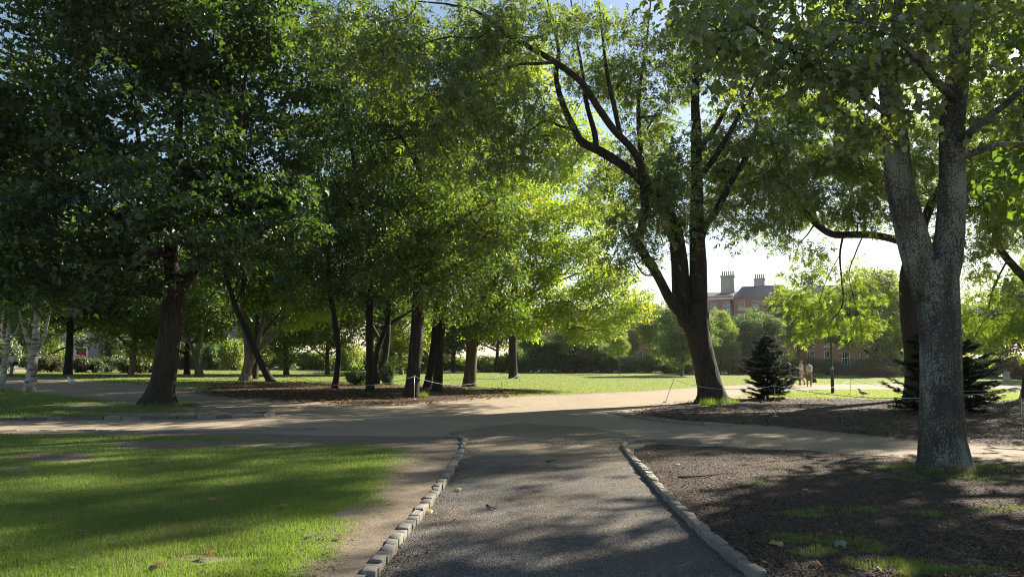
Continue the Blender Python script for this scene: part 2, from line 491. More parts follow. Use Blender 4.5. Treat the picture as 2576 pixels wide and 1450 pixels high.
MATS["bark_maple"] = bark_mat("maple_bark", (0.016, 0.014, 0.012), (0.072, 0.062, 0.053), 11)
MATS["bark_dark"] = bark_mat("lime_bark", (0.013, 0.0115, 0.010), (0.055, 0.047, 0.040), 12)
MATS["bark_ash"] = bark_mat("ash_bark", (0.015, 0.013, 0.011), (0.064, 0.055, 0.046), 13, 1.0, moss=(0.04, 0.04, 0.022))
MATS["bark_mid"] = bark_mat("brown_bark", (0.045, 0.036, 0.027), (0.16, 0.128, 0.095), 10)
MATS["bark_tan"] = bark_mat("pale_bark", (0.085, 0.068, 0.05), (0.24, 0.195, 0.15), 9)
def plane_bark():
    t = NT("plane_bark"); o = t.obj()
    base = t.mix(t.noise(2.0, 5, 0.65, o), (0.04, 0.038, 0.034), (0.10, 0.096, 0.086))
    base = t.mix(t.ramp(t.noise(9, 5, 0.7, t.obj((1, 1, 0.35))), [(0.4, 0.0), (0.75, 0.7)]), base, (0.024, 0.022, 0.02))
    warp = t.n("VectorMath"); warp.operation = 'ADD'
    nz = t.n("TexNoise"); nz.inputs["Scale"].default_value = 9.0; t.t.links.new(o, nz.inputs["Vector"])
    t.t.links.new(t.obj((1, 1, 0.75)), warp.inputs[0]); sc_ = t.n("VectorMath"); sc_.operation = 'SCALE'; t.t.links.new(nz.outputs["Color"], sc_.inputs[0]); sc_.inputs["Scale"].default_value = 0.10
    t.t.links.new(sc_.outputs[0], warp.inputs[1])
    for k_, (scl, gain, off) in enumerate(((34, 2.1, 0.62), (17, 1.7, 0.62), (60, 2.0, 0.58))):
        spot = t.voro(scl, warp.outputs[0])
        dens = t.noise(1.1 + .5 * k_, 4, 0.65, t.obj((1, 1, 0.6)))
        thr = t.math('SUBTRACT', t.math('MULTIPLY', dens, gain), off)
        m = t.ramp(t.math('SUBTRACT', thr, spot), [(0.0, 0.0), (0.12, 0.8)])
        base = t.mix(m, base, ((0.20, 0.23, 0.205), (0.16, 0.18, 0.155), (0.25, 0.275, 0.25))[k_])
    base = t.mix(t.ramp(t.noise(5.5, 5, 0.7, t.obj((1, 1, 0.10)), 0.5), [(0.5, 0.0), (0.7, 0.75)]), base, (0.022, 0.020, 0.018))
    base = t.mix(t.ramp(t.noise(2.4, 4, 0.6, t.obj((1, 1, 0.25))), [(0.55, 0.0), (0.72, 0.6)]), base, (0.035, 0.04, 0.022))
    MATS["bark_plane"] = t.done(base, 0.85, t.bump(t.math('ADD', t.noise(30, 4, 0.7, o), t.noise(7, 4, 0.65, t.obj((1, 1, 0.12)), 0.5)), 0.8, 0.04), 0.2)
    t = NT("birch_bark")
    b = t.noise(1.0, 4, 0.7, t.obj((1.8, 1.8, 13)), 0.3)
    c = t.mix(t.ramp(b, [(0.50, 0.0), (0.60, 1.0)]), (0.44, 0.42, 0.39), (0.06, 0.052, 0.048))
    c = t.mix(t.ramp(t.noise(2.5, 4, 0.6, t.obj()), [(0.48, 0.0), (0.64, 0.9)]), c, (0.19, 0.16, 0.13))
    MATS["bark_birch"] = t.done(c, 0.75, t.bump(b, 0.3, 0.02), 0.2)
plane_bark()
MATS["grit"] = leaf_mat("path_grit", (0.09, 0.085, 0.08), (0.26, 0.245, 0.22), (0.05, 0.05, 0.05), gloss=0.03, tfac=0.02)
MATS["weed"] = leaf_mat("lawn_weeds", (0.05, 0.10, 0.02), (0.16, 0.20, 0.05), (0.25, 0.36, 0.04), gloss=0.04)
MATS["grit_tan"] = leaf_mat("sandy_grit", (0.14, 0.115, 0.09), (0.42, 0.35, 0.26), (0.05, 0.05, 0.05), gloss=0.03, tfac=0.02)

# ================================================================== THE SETTING: ground, paths, lawns, beds
def sstep(a, b, x):
    t = np.clip((x - a) / (b - a), 0, 1)
    return t * t * (3 - 2 * t)

def und(xy):
    xy = np.asarray(xy)
    return (fbm(xy / 2.6, 3, 2) - 0.5) * 0.05 * (1 - sstep(9, 14, xy[:, 1]))

def worldpoly(pts):
    return np.array([gp(*p)[:2] for p in pts])

def densify(poly, amp, seed, closed=True):
    out = []
    n = len(poly)
    for i in range(n if closed else n - 1):
        a, b = poly[i], poly[(i + 1) % n]
        L = np.linalg.norm(b - a)
        d = max(4.0, (a[1] + b[1]) / 2)
        k = int(min(160, max(1, L / (0.018 * d))))
        t = (np.arange(k) / k)[:, None]
        seg = a * (1 - t) + b * t
        nv = np.array((-(b - a)[1], (b - a)[0])) / (L + 1e-9)
        w = np.sin(np.pi * t[:, 0]) ** 0.3 if k > 2 else np.zeros(k)
        off = (fbm(seg / (0.05 * d), seed, 3) - 0.5) * 2 * amp * d * w
        out.append(seg + nv * off[:, None])
    return np.concatenate(out)

def inside(poly, pts):
    x, y = pts[:, 0], pts[:, 1]
    r = np.zeros(len(pts), bool)
    j = len(poly) - 1
    for i in range(len(poly)):
        xi, yi = poly[i]; xj, yj = poly[j]
        c = ((yi > y) != (yj > y)) & (x < (xj - xi) * (y - yi) / (yj - yi + 1e-12) + xi)
        r ^= c
        j = i
    return r

def edgedist(poly, pts):
    a = poly; b = np.roll(poly, -1, 0)
    out = np.full(len(pts), 1e9)
    for k in range(0, len(pts), 4000):
        p = pts[k:k + 4000, None, :]
        ab = (b - a)[None]
        t = np.clip(((p - a[None]) * ab).sum(-1) / ((ab ** 2).sum(-1) + 1e-12), 0, 1)
        out[k:k + 4000] = np.linalg.norm(p - (a[None] + t[..., None] * ab), axis=-1).min(1)
    return out

def fill(poly, dens=0.045):
    y = max(2.5, poly[:, 1].min())
    P = []
    while y < poly[:, 1].max():
        s = dens * max(y, 4)
        lo, hi = max(poly[:, 0].min(), -1.0 * y - 5), min(poly[:, 0].max(), 1.0 * y + 5)
        x = np.arange(lo, hi, s)
        P.append(np.stack([x + rng.uniform(-.3, .3, len(x)) * s, y + rng.uniform(-.3, .3, len(x)) * s], -1))
        y += s
    P = np.concatenate(P)
    return P[inside(poly, P)]

def sheet(name, poly, z, mat, attr=None, amp=0.004, seed=1, dens=0.045, kind='structure', sink=None, sw=0.4):
    """poly world xy; z number or f(xy); attr {name: f(xy, edge distance)}"""
    B = densify(poly, amp, seed)
    I = fill(B, dens)
    I = I[edgedist(B, I) > 0.012 * np.maximum(I[:, 1], 4)]
    P = np.concatenate([B, I])
    n = len(B)
    vs, es, fs, *_ = delaunay_2d_cdt([Vector(p) for p in P], [], [list(range(n))], 1, 1e-5)
    xy = np.array([tuple(v) for v in vs])
    zz = (z(xy) if callable(z) else np.full(len(xy), float(z))) + und(xy)
    ed = edgedist(B, xy)
    if sink is not None:   # let the rim dip under the surface it meets
        zz = zz - (1 - sstep(0, sw, ed)) * sink
    me = mk_mesh(name, np.column_stack([xy, zz]), np.array([f for f in fs if len(f) == 3]), mat, True,
                 {k: f(xy, ed) for k, f in (attr or {}).items()})
    o = add(name, me)
    if kind: o["kind"] = kind
    return o, B

# ---- outlines in picture-frame units, dropped onto the ground
SETT_L = [(925, 1462), (985, 1380), (1022, 1335), (1060, 1290), (1092, 1248), (1120, 1210), (1142, 1172), (1160, 1136)]
SETT_R = [(1915, 1462), (1810, 1380), (1735, 1310), (1700, 1275), (1660, 1235), (1628, 1198), (1600, 1165), (1581, 1142)]
P_PATH = [(700, 1800)] + SETT_L + [(1166, 1104), (1130, 1085), (1300, 1062), (1480, 1072), (1600, 1096), (1572, 1114)] + SETT_R[::-1] + [(2300, 1800)]
P_LAWN1 = [(-900, 1083), (-300, 1084), (0, 1086), (300, 1088), (560, 1092), (700, 1102), (860, 1108), (1000, 1112), (1068, 1145), (1052, 1195), (1010, 1262), (955, 1330), (900, 1400), (845, 1470), (660, 1800), (-900, 1800)]
P_VERGE1 = [(-1000, 1076), (0, 1080), (560, 1086), (800, 1094), (1000, 1096), (1150, 1096)] + [(p[0] - 3, p[1]) for p in SETT_L[::-1]] + [(690, 1800), (-1000, 1800)]
P_LAWN2 = [(-1400, 925), (-400, 942), (0, 965), (90, 983), (200, 994), (330, 1012), (440, 1020), (560, 1030), (660, 1041), (560, 1049), (300, 1052), (0, 1054), (-500, 1058), (-1400, 1062)]
P_BED_C = [(455, 983), (560, 962), (700, 958), (850, 962), (1000, 966), (1180, 970), (1330, 984), (1345, 992), (1180, 1008), (1000, 1019), (820, 1016), (640, 1006), (520, 996)]
P_FLAWN = [(-2500, 905), (-700, 920), (-200, 931), (60, 935), (300, 930), (700, 931), (1200, 932), (1800, 936), (2300, 940), (2700, 942), (4200, 952), (4200, 985), (2900, 974), (2500, 964), (2200, 966), (1900, 968), (1800, 972), (1640, 984), (1500, 990), (1350, 997), (1240, 1003), (1060, 990), (800, 980), (500, 975), (330, 968), (160, 955), (80, 948), (-200, 944), (-1500, 930)]
P_LAWN3 = [(1850, 984), (2000, 979), (2300, 976), (2560, 974), (2900, 982), (4000, 1000), (4000, 1040), (2700, 1012), (2400, 1008), (2100, 1003), (1900, 1001), (1835, 1000)]
P_BED_R2 = [(1556, 1041), (1620, 1022), (1740, 1006), (1850, 1000), (2100, 1000), (2400, 1005), (2700, 1010), (4000, 1036), (4000, 1190), (2700, 1128), (2440, 1118), (2250, 1103), (2050, 1083), (1880, 1068), (1760, 1064), (1680, 1057), (1610, 1048)]
P_BED_R1 = [(1574, 1122), (1590, 1111), (1640, 1108), (1740, 1113), (1900, 1122), (2150, 1136), (2330, 1150), (2600, 1160), (4200, 1215), (4200, 1800), (2290, 1800)] + [(p[0] + 3, p[1]) for p in SETT_R]

gb = np.array([(-1500, -30), (1500, -30), (1500, 1600), (-1500, 1600)], float)
gy = np.concatenate([np.linspace(-30, 2, 5), 2.5 * 1.09 ** np.arange(76)])
gx = np.linspace(-1, 1, 41)
GV = np.array([(x * (abs(y) * 1.3 + 40), y, -0.05) for y in gy for x in gx])
GV[:, 2] += und(GV[:, :2])
nr, nc = len(gy), len(gx)
gi = np.arange(nr - 1)[:, None] * nc + np.arange(nc - 1)[None, :]
GQ = np.stack([gi, gi + 1, gi + nc + 1, gi + nc], -1).reshape(-1, 4)
g = add("ground", mk_mesh("ground", GV, GQ, MATS["dirt"], True)); g["kind"] = "structure"

# sandy path where all the walks meet: one sheet under the beds and lawns
W_CROSS = np.array([(-60, 11.2), (60, 11.2), (90, 62), (-80, 62)], float)
sheet("sandy_path", W_CROSS, -0.02, MATS["dirt"], amp=0, dens=0.06)
PATH = worldpoly(P_PATH)
PATH[PATH[:, 1] < 3.0, 1] = 1.0
sheet("gravel_path", PATH, lambda q: 0.0 - 0.006 * sstep(10, 15, q[:, 1]), MATS["gravel"],
      {"blend": lambda q, e: sstep(9.5, 14.0, q[:, 1])}, amp=0.0, seed=4)

def bare(q, spots):
    """bare patches: ellipses on the picture plane dropped to the ground"""
    p = proj(np.column_stack([q, np.zeros(len(q))]))
    r = np.zeros(len(q))
    for (a, b, ra, rb) in spots:
        d = np.hypot((p[:, 0] - a) / ra, (p[:, 1] - b) / rb)
        d = d + (fbm(q / 0.28, 51, 3) - 0.5) * 1.5
        r = np.maximum(r, 1 - sstep(0.45, 1.2, d))
    return r
BARE1 = [(130, 1160, 170, 16), (40, 1190, 85, 12), (120, 1278, 80, 10), (520, 1427, 130, 14), (860, 1316, 60, 9), (520, 1119, 330, 9), (360, 1128, 120, 8), (950, 1112, 120, 9), (560, 1345, 40, 4)]
def cover1(q, e):
    c = np.clip(e / 0.75, 0, 1) * 1.0
    return np.clip(c - 0.95 * bare(q, BARE1) + (fbm(q / 0.5, 8) - 0.5) * 0.7 - 0.25 * (1 - sstep(10, 13.5, -q[:, 1] + 24)), 0, 1)
zl = lambda q: 0.058 * (1 - sstep(9.5, 14.5, q[:, 1])) + 0.004
VER = worldpoly(P_VERGE1); VER[VER[:, 1] < 3.0, 1] = 1.0
sheet("dirt_verge", VER, lambda q: zl(q) - 0.004, MATS["soil"], amp=0.0)
L1 = worldpoly(P_LAWN1); L1[L1[:, 1] < 3.0, 1] = 1.0
_, L1B = sheet("front_lawn", L1, lambda q: zl(q) + 0.012, MATS["lawn_front"], {"cover": cover1}, seed=6, dens=0.03, sink=.02, sw=.25)
L2 = worldpoly(P_LAWN2)
BARE2 = [(190, 1022, 130, 7), (560, 1036, 120, 12), (500, 1028, 90, 8), (380, 1042, 250, 5)]
cover2 = lambda q, e: np.clip(np.clip(e / 0.9, 0, 1) - 1.0 * bare(q, BARE2) + (fbm(q / 0.8, 9) - 0.5) * 0.5, 0, 1)
_, L2B = sheet("maple_lawn", L2, lambda q: 0.03 + 0 * q[:, 0], MATS["lawn"], {"cover": cover2}, seed=7, sink=.055)
FL = worldpoly(P_FLAWN)
coverF = lambda q, e: np.clip(e / 1.6, 0, 1)
_, FLB = sheet("great_lawn", FL, 0.012, MATS["lawn"], {"cover": coverF}, seed=8, sink=.04, sw=.8)
L3 = worldpoly(P_LAWN3)
_, L3B = sheet("side_lawn", L3, 0.012, MATS["lawn"], {"cover": coverF}, seed=9, sink=.04, sw=.8)
coverM = lambda q, e: np.clip(e / (0.03 * q[:, 1]), 0, 1)
_, BCB = sheet("leafy_bed", worldpoly(P_BED_C), 0.035, MATS["mulch"], {"cover": lambda q, e: np.clip(e / 1.3, 0, 1)}, seed=10, sink=.06, sw=.6)
_, B2B = sheet("mulch_bed", worldpoly(P_BED_R2), 0.03, MATS["mulch"], {"cover": coverM}, seed=12, sink=.058, sw=.5)
B1 = worldpoly(P_BED_R1); B1[B1[:, 1] < 3.0, 1] = 1.0
_, B1B = sheet("near_mulch_bed", B1, lambda q: 0.045 * (1 - sstep(10, 14, q[:, 1])) + 0.012, MATS["mulch"], {"cover": lambda q, e: np.clip(0.45 + e / 0.5, 0, 1)}, seed=13, sink=.05, sw=.12)
road = MB().box(-260, 260, 86, 96, -0.06, 0.02).build("street", MATS["asphalt"]); road["kind"] = "structure"

# ---- grass blades, mulch chips, leaf litter
def blades(P, h, w, lean=0.55):
    n = len(P)
    a = rng.uniform(0, 2 * np.pi, n)
    s = np.stack([np.cos(a), np.sin(a), np.zeros(n)], -1) * (w / 2)[:, None]
    b = rng.uniform(0, 2 * np.pi, n); l = rng.uniform(0, lean, n)
    tip = P + np.stack([np.cos(b) * l, np.sin(b) * l, np.sqrt(1 - l * l)], -1) * h[:, None]
    V = np.stack([P - s, P + s, tip], 1).reshape(-1, 3)
    return V, np.arange(3 * n).reshape(-1, 3)

def grass(name, label, n, pxr, pyr, polyB, cov, zf, h0, h1, mat, wk=0.00055, wmin=0.0045):
    px = rng.uniform(*pxr, n); py = rng.uniform(*pyr, n)
    d = FW[None] + RT[None] * ((px - PW / 2) / FP)[:, None] + UP[None] * (-(py - PH / 2) / FP)[:, None]
    q = (CAMP + d * (-(CAM_H) / d[:, 2])[:, None])[:, :2]
    ok = inside(polyB, q); q = q[ok]
    e = edgedist(polyB, q)
    c = cov(q, e)
    ok = rng.random(len(q)) < np.clip(c * 1.5 - 0.1, 0.0, 1); q = q[ok]; c = c[ok]
    P = np.column_stack([q, (zf(q) if callable(zf) else np.full(len(q), zf)) + und(q)])
    hh = rng.uniform(h0, h1, len(q)) * (0.55 + 0.75 * fbm(q / 0.35, 21)) * (0.5 + 0.5 * c)
    V, F = blades(P, hh, np.maximum(wmin, wk * q[:, 1]))
    o = add(name, mk_mesh(name, V, F, mat))
    return tag(o, label, "grass", kind="stuff")

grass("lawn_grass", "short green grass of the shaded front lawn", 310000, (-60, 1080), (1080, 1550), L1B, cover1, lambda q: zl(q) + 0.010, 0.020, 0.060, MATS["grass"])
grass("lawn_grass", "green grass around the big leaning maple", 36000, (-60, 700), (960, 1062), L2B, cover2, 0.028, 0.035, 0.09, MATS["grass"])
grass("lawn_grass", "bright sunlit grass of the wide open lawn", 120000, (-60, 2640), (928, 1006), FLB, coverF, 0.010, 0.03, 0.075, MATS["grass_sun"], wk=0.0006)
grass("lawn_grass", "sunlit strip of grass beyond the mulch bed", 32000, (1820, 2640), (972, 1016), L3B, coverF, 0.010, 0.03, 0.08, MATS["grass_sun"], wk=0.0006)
# patches of grass in the near mulch bed
PATCH = [(2375, 1195, 190, 22), (2300, 1212, 90, 10), (2480, 1208, 110, 14), (1915, 1230, 50, 12), (2120, 1300, 120, 16), (2030, 1305, 90, 12), (2330, 1303, 70, 10), (2020, 1370, 110, 16), (2160, 1395, 130, 24), (2240, 1430, 160, 26), (2080, 1405, 120, 14), (2450, 1295, 60, 7), (2500, 1290, 90, 8), (2350, 1450, 170, 18)]
def coverP(q, e):
    return np.clip(bare(q, PATCH) * 0.75 + (fbm(q / 0.16, 31) - 0.60) * 1.5, 0, 1)
grass("bed_grass", "thin patches of grass in the near mulch bed", 150000, (1840, 2640), (1170, 1530), B1B, coverP, 0.045, 0.02, 0.075, MATS["grass"])
def chips(name, label, n, pxr, pyr, polyB, zf, s0, s1, mat, keep=None, cat="mulch"):
    px = rng.uniform(*pxr, n); py = rng.uniform(*pyr, n)
    d = FW[None] + RT[None] * ((px - PW / 2) / FP)[:, None] + UP[None] * (-(py - PH / 2) / FP)[:, None]
    q = (CAMP + d * (-(CAM_H) / d[:, 2])[:, None])[:, :2]
    q = q[inside(polyB, q)]
    if keep is not None: q = q[rng.random(len(q)) < keep(q)]
    m = len(q)
    P = np.column_stack([q, (zf(q) if callable(zf) else np.full(m, zf)) + und(q) + 0.004])
    a = rng.uniform(0, 2 * np.pi, m); s = rng.uniform(s0, s1, m) * np.maximum(1, q[:, 1] / 14); k = rng.uniform(0.2, 0.7, m)
    u = np.stack([np.cos(a), np.sin(a), rng.uniform(-.25, .5, m)], -1); v = np.stack([-np.sin(a), np.cos(a), rng.uniform(-.3, .3, m)], -1)
    V = np.stack([P - u * s[:, None] * .5, P + v * (s * k * .5)[:, None] + (0, 0, .004), P + u * s[:, None] * .5 + (0, 0, .006), P - v * (s * k * .5)[:, None]], 1).reshape(-1, 3)
    b = np.arange(m)[:, None] * 4
    F = np.concatenate([b + np.array([[0, 2, 1]]), b + np.array([[0, 3, 2]])])
    o = add(name, mk_mesh(name, V, F, mat))
    return tag(o, label, cat, kind="stuff")
chips("bark_chips", "dark bark chips strewn over the near mulch bed", 58000, (1540, 2640), (1105, 1520), B1B, lambda q: 0.045 * (1 - sstep(10, 14, q[:, 1])) + 0.010, 0.008, 0.034, MATS["chips"])
chips("bark_chips", "dark bark chips of the roped bed by the ash", 26000, (1540, 2640), (995, 1130), B2B, 0.03, 0.02, 0.06, MATS["chips"])
chips("leaf_litter", "brown fallen leaves covering the bed under the limes", 14000, (450, 1350), (955, 1022), BCB, 0.035, 0.05, 0.11, MATS["litter"], cat="leaves",
      keep=lambda q: np.clip(fbm(q / 1.5, 41) * 2.2 - 0.45, 0.05, 1))
chips("path_litter", "scattered leaf fragments and dark crumbs along the paths", 1600, (300, 2400), (1010, 1460), np.array([(-30, 3), (30, 3), (30, 40), (-30, 40)], float), lambda q: np.where(q[:, 1] > 12, -0.012, 0.006), 0.008, 0.03, MATS["litter"], cat="leaves",
      keep=lambda q: np.clip(fbm(q / 0.8, 43) * 2 - 0.7, 0.02, 1))

chips("path_grit", "fine grit and pale gravel strewn over the near path", 26000, (900, 1960), (1110, 1470), densify(PATH, 0, 1), lambda q: 0.002 - 0.006 * sstep(10, 15, q[:, 1]), 0.006, 0.018, MATS["grit"], cat="gravel")
_cross = [worldpoly(P_BED_R2), worldpoly(P_BED_R1), worldpoly(P_LAWN1), worldpoly(P_LAWN2), worldpoly(P_BED_C), worldpoly(P_LAWN3), worldpoly(P_FLAWN), worldpoly(P_VERGE1)]
def _open_path(q):
    k = np.ones(len(q))
    for pp in _cross: k[inside(pp, q)] = 0
    return k * np.clip(fbm(q / 1.3, 71) * 2.2 - .45, .12, 1)
chips("sandy_grit", "loose sandy gravel over the meeting of the paths", 22000, (-40, 2620), (985, 1160), np.array([(-30, 9), (30, 9), (40, 45), (-40, 45)], float), lambda q: -0.016 + 0 * q[:, 0], 0.007, 0.020, MATS["grit_tan"], cat="gravel", keep=_open_path)
chips("edge_crumbs", "dark soil crumbs gathered along the lawn setts", 2600, (880, 1240), (1130, 1470), densify(PATH, 0, 1), 0.004, 0.012, 0.045, MATS["chips"], cat="soil",
      keep=lambda q: np.clip(1.1 - 2.6 * np.abs(edgedist(worldpoly(SETT_L), q) - .07), 0, 1) * (vnoise(q / .3, 3) > .35))
chips("lawn_weeds", "small broad-leaved weeds and dry bits in the front lawn", 5200, (-60, 1060), (1085, 1540), L1B, lambda q: zl(q) + 0.035, 0.012, 0.045, MATS["weed"], cat="weeds",
      keep=lambda q: np.clip(fbm(q / 0.6, 61) * 3 - 1.2, 0.03, 1))
chips("lawn_litter", "dry brown leaf bits lying in the front lawn", 1500, (-60, 1060), (1085, 1540), L1B, lambda q: zl(q) + 0.04, 0.012, 0.05, MATS["litter"], cat="leaves",
      keep=lambda q: np.clip(fbm(q / 0.9, 62) * 3 - 1.3, 0.04, 1))
chips("bed_litter", "pale twigs and leaf bits lying on the near mulch bed", 1300, (1540, 2640), (1108, 1530), B1B, lambda q: 0.045 * (1 - sstep(10, 14, q[:, 1])) + 0.018, 0.02, 0.07, MATS["litter"], cat="leaves",
      keep=lambda q: np.clip(fbm(q / 0.7, 63) * 3 - 1.3, 0.05, 1))
# ---- stone edgings
def sett_mesh(i):
    import bmesh
    r = random.Random(100 + i)
    bm = bmesh.new()
    bmesh.ops.create_cube(bm, size=1.0)
    for v in bm.verts:
        v.co.x *= 1 + r.uniform(-.14, .14); v.co.y *= 1 + r.uniform(-.08, .08); v.co.z *= 1 + r.uniform(-.06, .06)
    bmesh.ops.bevel(bm, geom=list(bm.edges), offset=0.08, segments=2, affect='EDGES', profile=0.6)
    for v in bm.verts:
        v.co += Vector((r.uniform(-1, 1), r.uniform(-1, 1), r.uniform(-1, 1))) * 0.025
    me = bpy.data.meshes.new("sett")
    bm.to_mesh(me); bm.free()
    me.materials.append(MATS["sett"])
    for p in me.polygons: p.use_smooth = True
    return me
SETTS = [sett_mesh(i) for i in range(8)]

def edging(name, label, line, wid, l0, l1, ht, ztop, seed, part="sett", mat=None, jit=1.0):
    r = random.Random(seed)
    L = spline(np.array([gp(*p) for p in line]), 0.03)
    e = root(name, tuple(L[0]), label, "kerb")
    base = np.array(e.location)
    seg = np.concatenate([[0], np.cumsum(np.linalg.norm(np.diff(L, axis=0), axis=1))])
    s = 0.0
    while s < seg[-1] - l0 * 0.6:
        l = r.uniform(l0, l1)
        m = s + l / 2
        p = np.array([np.interp(m, seg, L[:, k]) for k in range(2)])
        p2 = np.array([np.interp(min(m + 0.05, seg[-1]), seg, L[:, k]) for k in range(2)])
        p1 = np.array([np.interp(max(m - 0.05, 0), seg, L[:, k]) for k in range(2)])
        t = p2 - p1
        zt = (ztop(p[1]) if callable(ztop) else ztop) + float(und(p[None])[0]) + r.uniform(-.012, .012)
        o = add(part, SETTS[r.randrange(8)], e, (p[0] - base[0] + r.uniform(-.007, .007), p[1] - base[1], zt - ht / 2 - base[2]))
        o.scale = (wid * r.uniform(.9, 1.1), (l - 0.010), ht)
        if mat and r.random() < .55:
            o.material_slots[0].link = "OBJECT"; o.material_slots[0].material = MATS[mat]
        o.rotation_euler = (r.uniform(-.05, .05), r.uniform(-.06, .06), math.atan2(t[1], t[0]) - math.pi / 2 + r.uniform(-.06, .06))
        s += l
    return e
zk = lambda y: 0.057 * (1 - float(sstep(9.5, 14.5, np.array(y)))) + 0.014
edging("sett_edging", "row of pale granite setts between the front lawn and the gravel path", SETT_L, 0.10, 0.14, 0.23, 0.2, zk, 1)
edging("sett_edging", "row of pale granite setts between the gravel path and the near mulch bed", SETT_R, 0.098, 0.14, 0.23, 0.2, lambda y: 0.050 * (1 - float(sstep(10, 14, np.array(y)))) + 0.022, 2)
edging("curved_kerb", "slim curved kerb closing the near mulch bed where the paths meet", [(1581, 1142), (1572, 1130), (1570, 1121), (1577, 1114), (1600, 1110), (1640, 1107), (1700, 1109), (1745, 1113)], 0.085, 0.35, 0.6, 0.2, 0.05, 3, "kerb_stone")
edging("kerb_tip", "narrow kerb tip turning outward at the end of the lawn setts", [(1160, 1136), (1166, 1120), (1168, 1108), (1158, 1101), (1140, 1098)], 0.09, 0.3, 0.5, 0.2, 0.045, 4, "kerb_stone")
edging("kerb_row", "low row of dark setts along the lawn of the leaning maple", [(-260, 1056), (0, 1055), (300, 1052), (520, 1050), (640, 1047), (676, 1043), (682, 1040), (660, 1038)], 0.12, 0.28, 0.5, 0.24, 0.06, 5, "sett", "sett_dark")
edging("flush_setts", "worn setts almost flush with the sandy path beside the front lawn", [(-60, 1082), (160, 1082), (420, 1083), (620, 1081), (800, 1077)], 0.10, 0.22, 0.5, 0.2, 0.016, 6)
edging("pale_kerb", "pale curved kerb strip bounding the roped mulch bed", [(1552, 1040), (1575, 1044), (1610, 1050), (1660, 1057), (1720, 1063), (1790, 1067), (1870, 1070)], 0.15, 0.5, 0.9, 0.2, 0.045, 7, "kerb_stone")

# ================================================================== TREES
def tmpl(V, F):
    return np.array(V, float), np.array(F, int)
T_RHOMB = tmpl([(0, 0, 0), (.42, .36, .07), (1, 0, -.06), (.42, -.36, .07)], [(0, 2, 1), (0, 3, 2)])
T_MAPLE3 = tmpl([(0, 0, 0), (.28, .50, -.03), (.5, .2, .05), (1, 0, -.10), (.5, -.2, .05), (.28, -.5, -.03)],
                [(0, 2, 1), (0, 3, 2), (0, 4, 3), (0, 5, 4)])
_ol = [(0, 0, 0), (.05, .42, -.06), (.32, .34, .06), (.62, .50, -.12), (.66, .26, .07), (1, 0, -.24), (.66, -.26, .07), (.62, -.50, -.12), (.32, -.34, .06), (.05, -.42, -.06)]
T_PLANE = tmpl([(.34, 0, .07)] + _ol, [(0, k + 1, (k + 1) % 10 + 1) for k in range(10)])
def _pinnate(pairs=3):
    V = []; F = []
    def leaflet(b, d, L, w):
        d = np.array(d) / np.linalg.norm(d); s = np.array((-d[1], d[0], 0)); n = len(V)
        b = np.array(b)
        V.extend([b + s * w * .9, b - s * w * 1.1, b + d * L * 1.08 + (0, 0, -.07)])
        F.append((n, n + 1, n + 2))
    for k in range(2):
        u = .18 + .30 * k
        for sg in (1, -1):
            leaflet((u, 0, -.05 * k), (.60, sg * .80, -.1), .42, .085)
    leaflet((.60, 0, -.12), (1, 0, -.2), .42, .09)
    return tmpl(V, F)
T_PINN = _pinnate()

def place_leaves(C, per, spread, flat, size, tm, droop=0.25, up=1.0, jit=0.75, seed=0, mask=None, axis=None):
    r = np.random.default_rng(seed)
    n = len(C) * per
    c = np.repeat(C, per, 0)
    tilt = np.repeat(r.normal(0, .28, (len(C), 2)), per, 0)
    rad = spread * np.sqrt(r.random(n)) * np.repeat(r.uniform(.7, 1.25, len(C)), per)
    th = r.uniform(0, 2 * np.pi, n)
    ox, oy = rad * np.cos(th), rad * np.sin(th)
    oz = r.normal(0, flat, n) - droop * rad * rad / max(spread, .01) + tilt[:, 0] * ox + tilt[:, 1] * oy
    P = c + np.stack([ox, oy, oz], -1)
    if mask is not None:
        k = mask(P); P = P[k]; th = th[k]; n = len(P)
    D = np.stack([np.cos(th), np.sin(th), np.full(n, -.35 - droop)], -1) + r.normal(0, jit, (n, 3))
    D /= np.linalg.norm(D, axis=1, keepdims=True) + 1e-9
    N = np.array((0, 0, up)) + r.normal(0, .55, (n, 3))
    N -= D * (N * D).sum(1, keepdims=True)
    N /= np.linalg.norm(N, axis=1, keepdims=True) + 1e-9
    B = np.cross(N, D)
    s = size * r.uniform(.65, 1.25, n)
    tv, tf = tm
    V = P[:, None, :] + s[:, None, None] * (tv[None, :, 0:1] * D[:, None] + tv[None, :, 1:2] * B[:, None] + tv[None, :, 2:3] * N[:, None])
    F = (np.arange(n) * len(tv))[:, None, None] + tf[None]
    return V.reshape(-1, 3), F.reshape(-1, tf.shape[1]), P, D, N, s

def prisms(A, Bp, ra, rb, n):
    d = Bp - A; L = np.linalg.norm(d, axis=1, keepdims=True) + 1e-9; d = d / L
    u = np.cross(d, np.where(np.abs(d[:, 2:3]) > .9, np.array([[1., 0, 0]]), np.array([[0, 0, 1.]])))
    u /= np.linalg.norm(u, axis=1, keepdims=True) + 1e-9
    v = np.cross(d, u)
    a = np.arange(n) / n * 2 * np.pi
    ring = np.cos(a)[None, :, None] * u[:, None] + np.sin(a)[None, :, None] * v[:, None]
    m = len(A)
    V = np.concatenate([A[:, None] - d[:, None] * ra[:, None, None] * .3 + ring * ra[:, None, None], Bp[:, None] + ring * rb[:, None, None]], 1)
    j = np.arange(n); j2 = (j + 1) % n
    Q = np.stack([j, j2, n + j2, n + j], -1)
    return V.reshape(-1, 3), ((np.arange(m) * 2 * n)[:, None, None] + Q[None]).reshape(-1, 4)

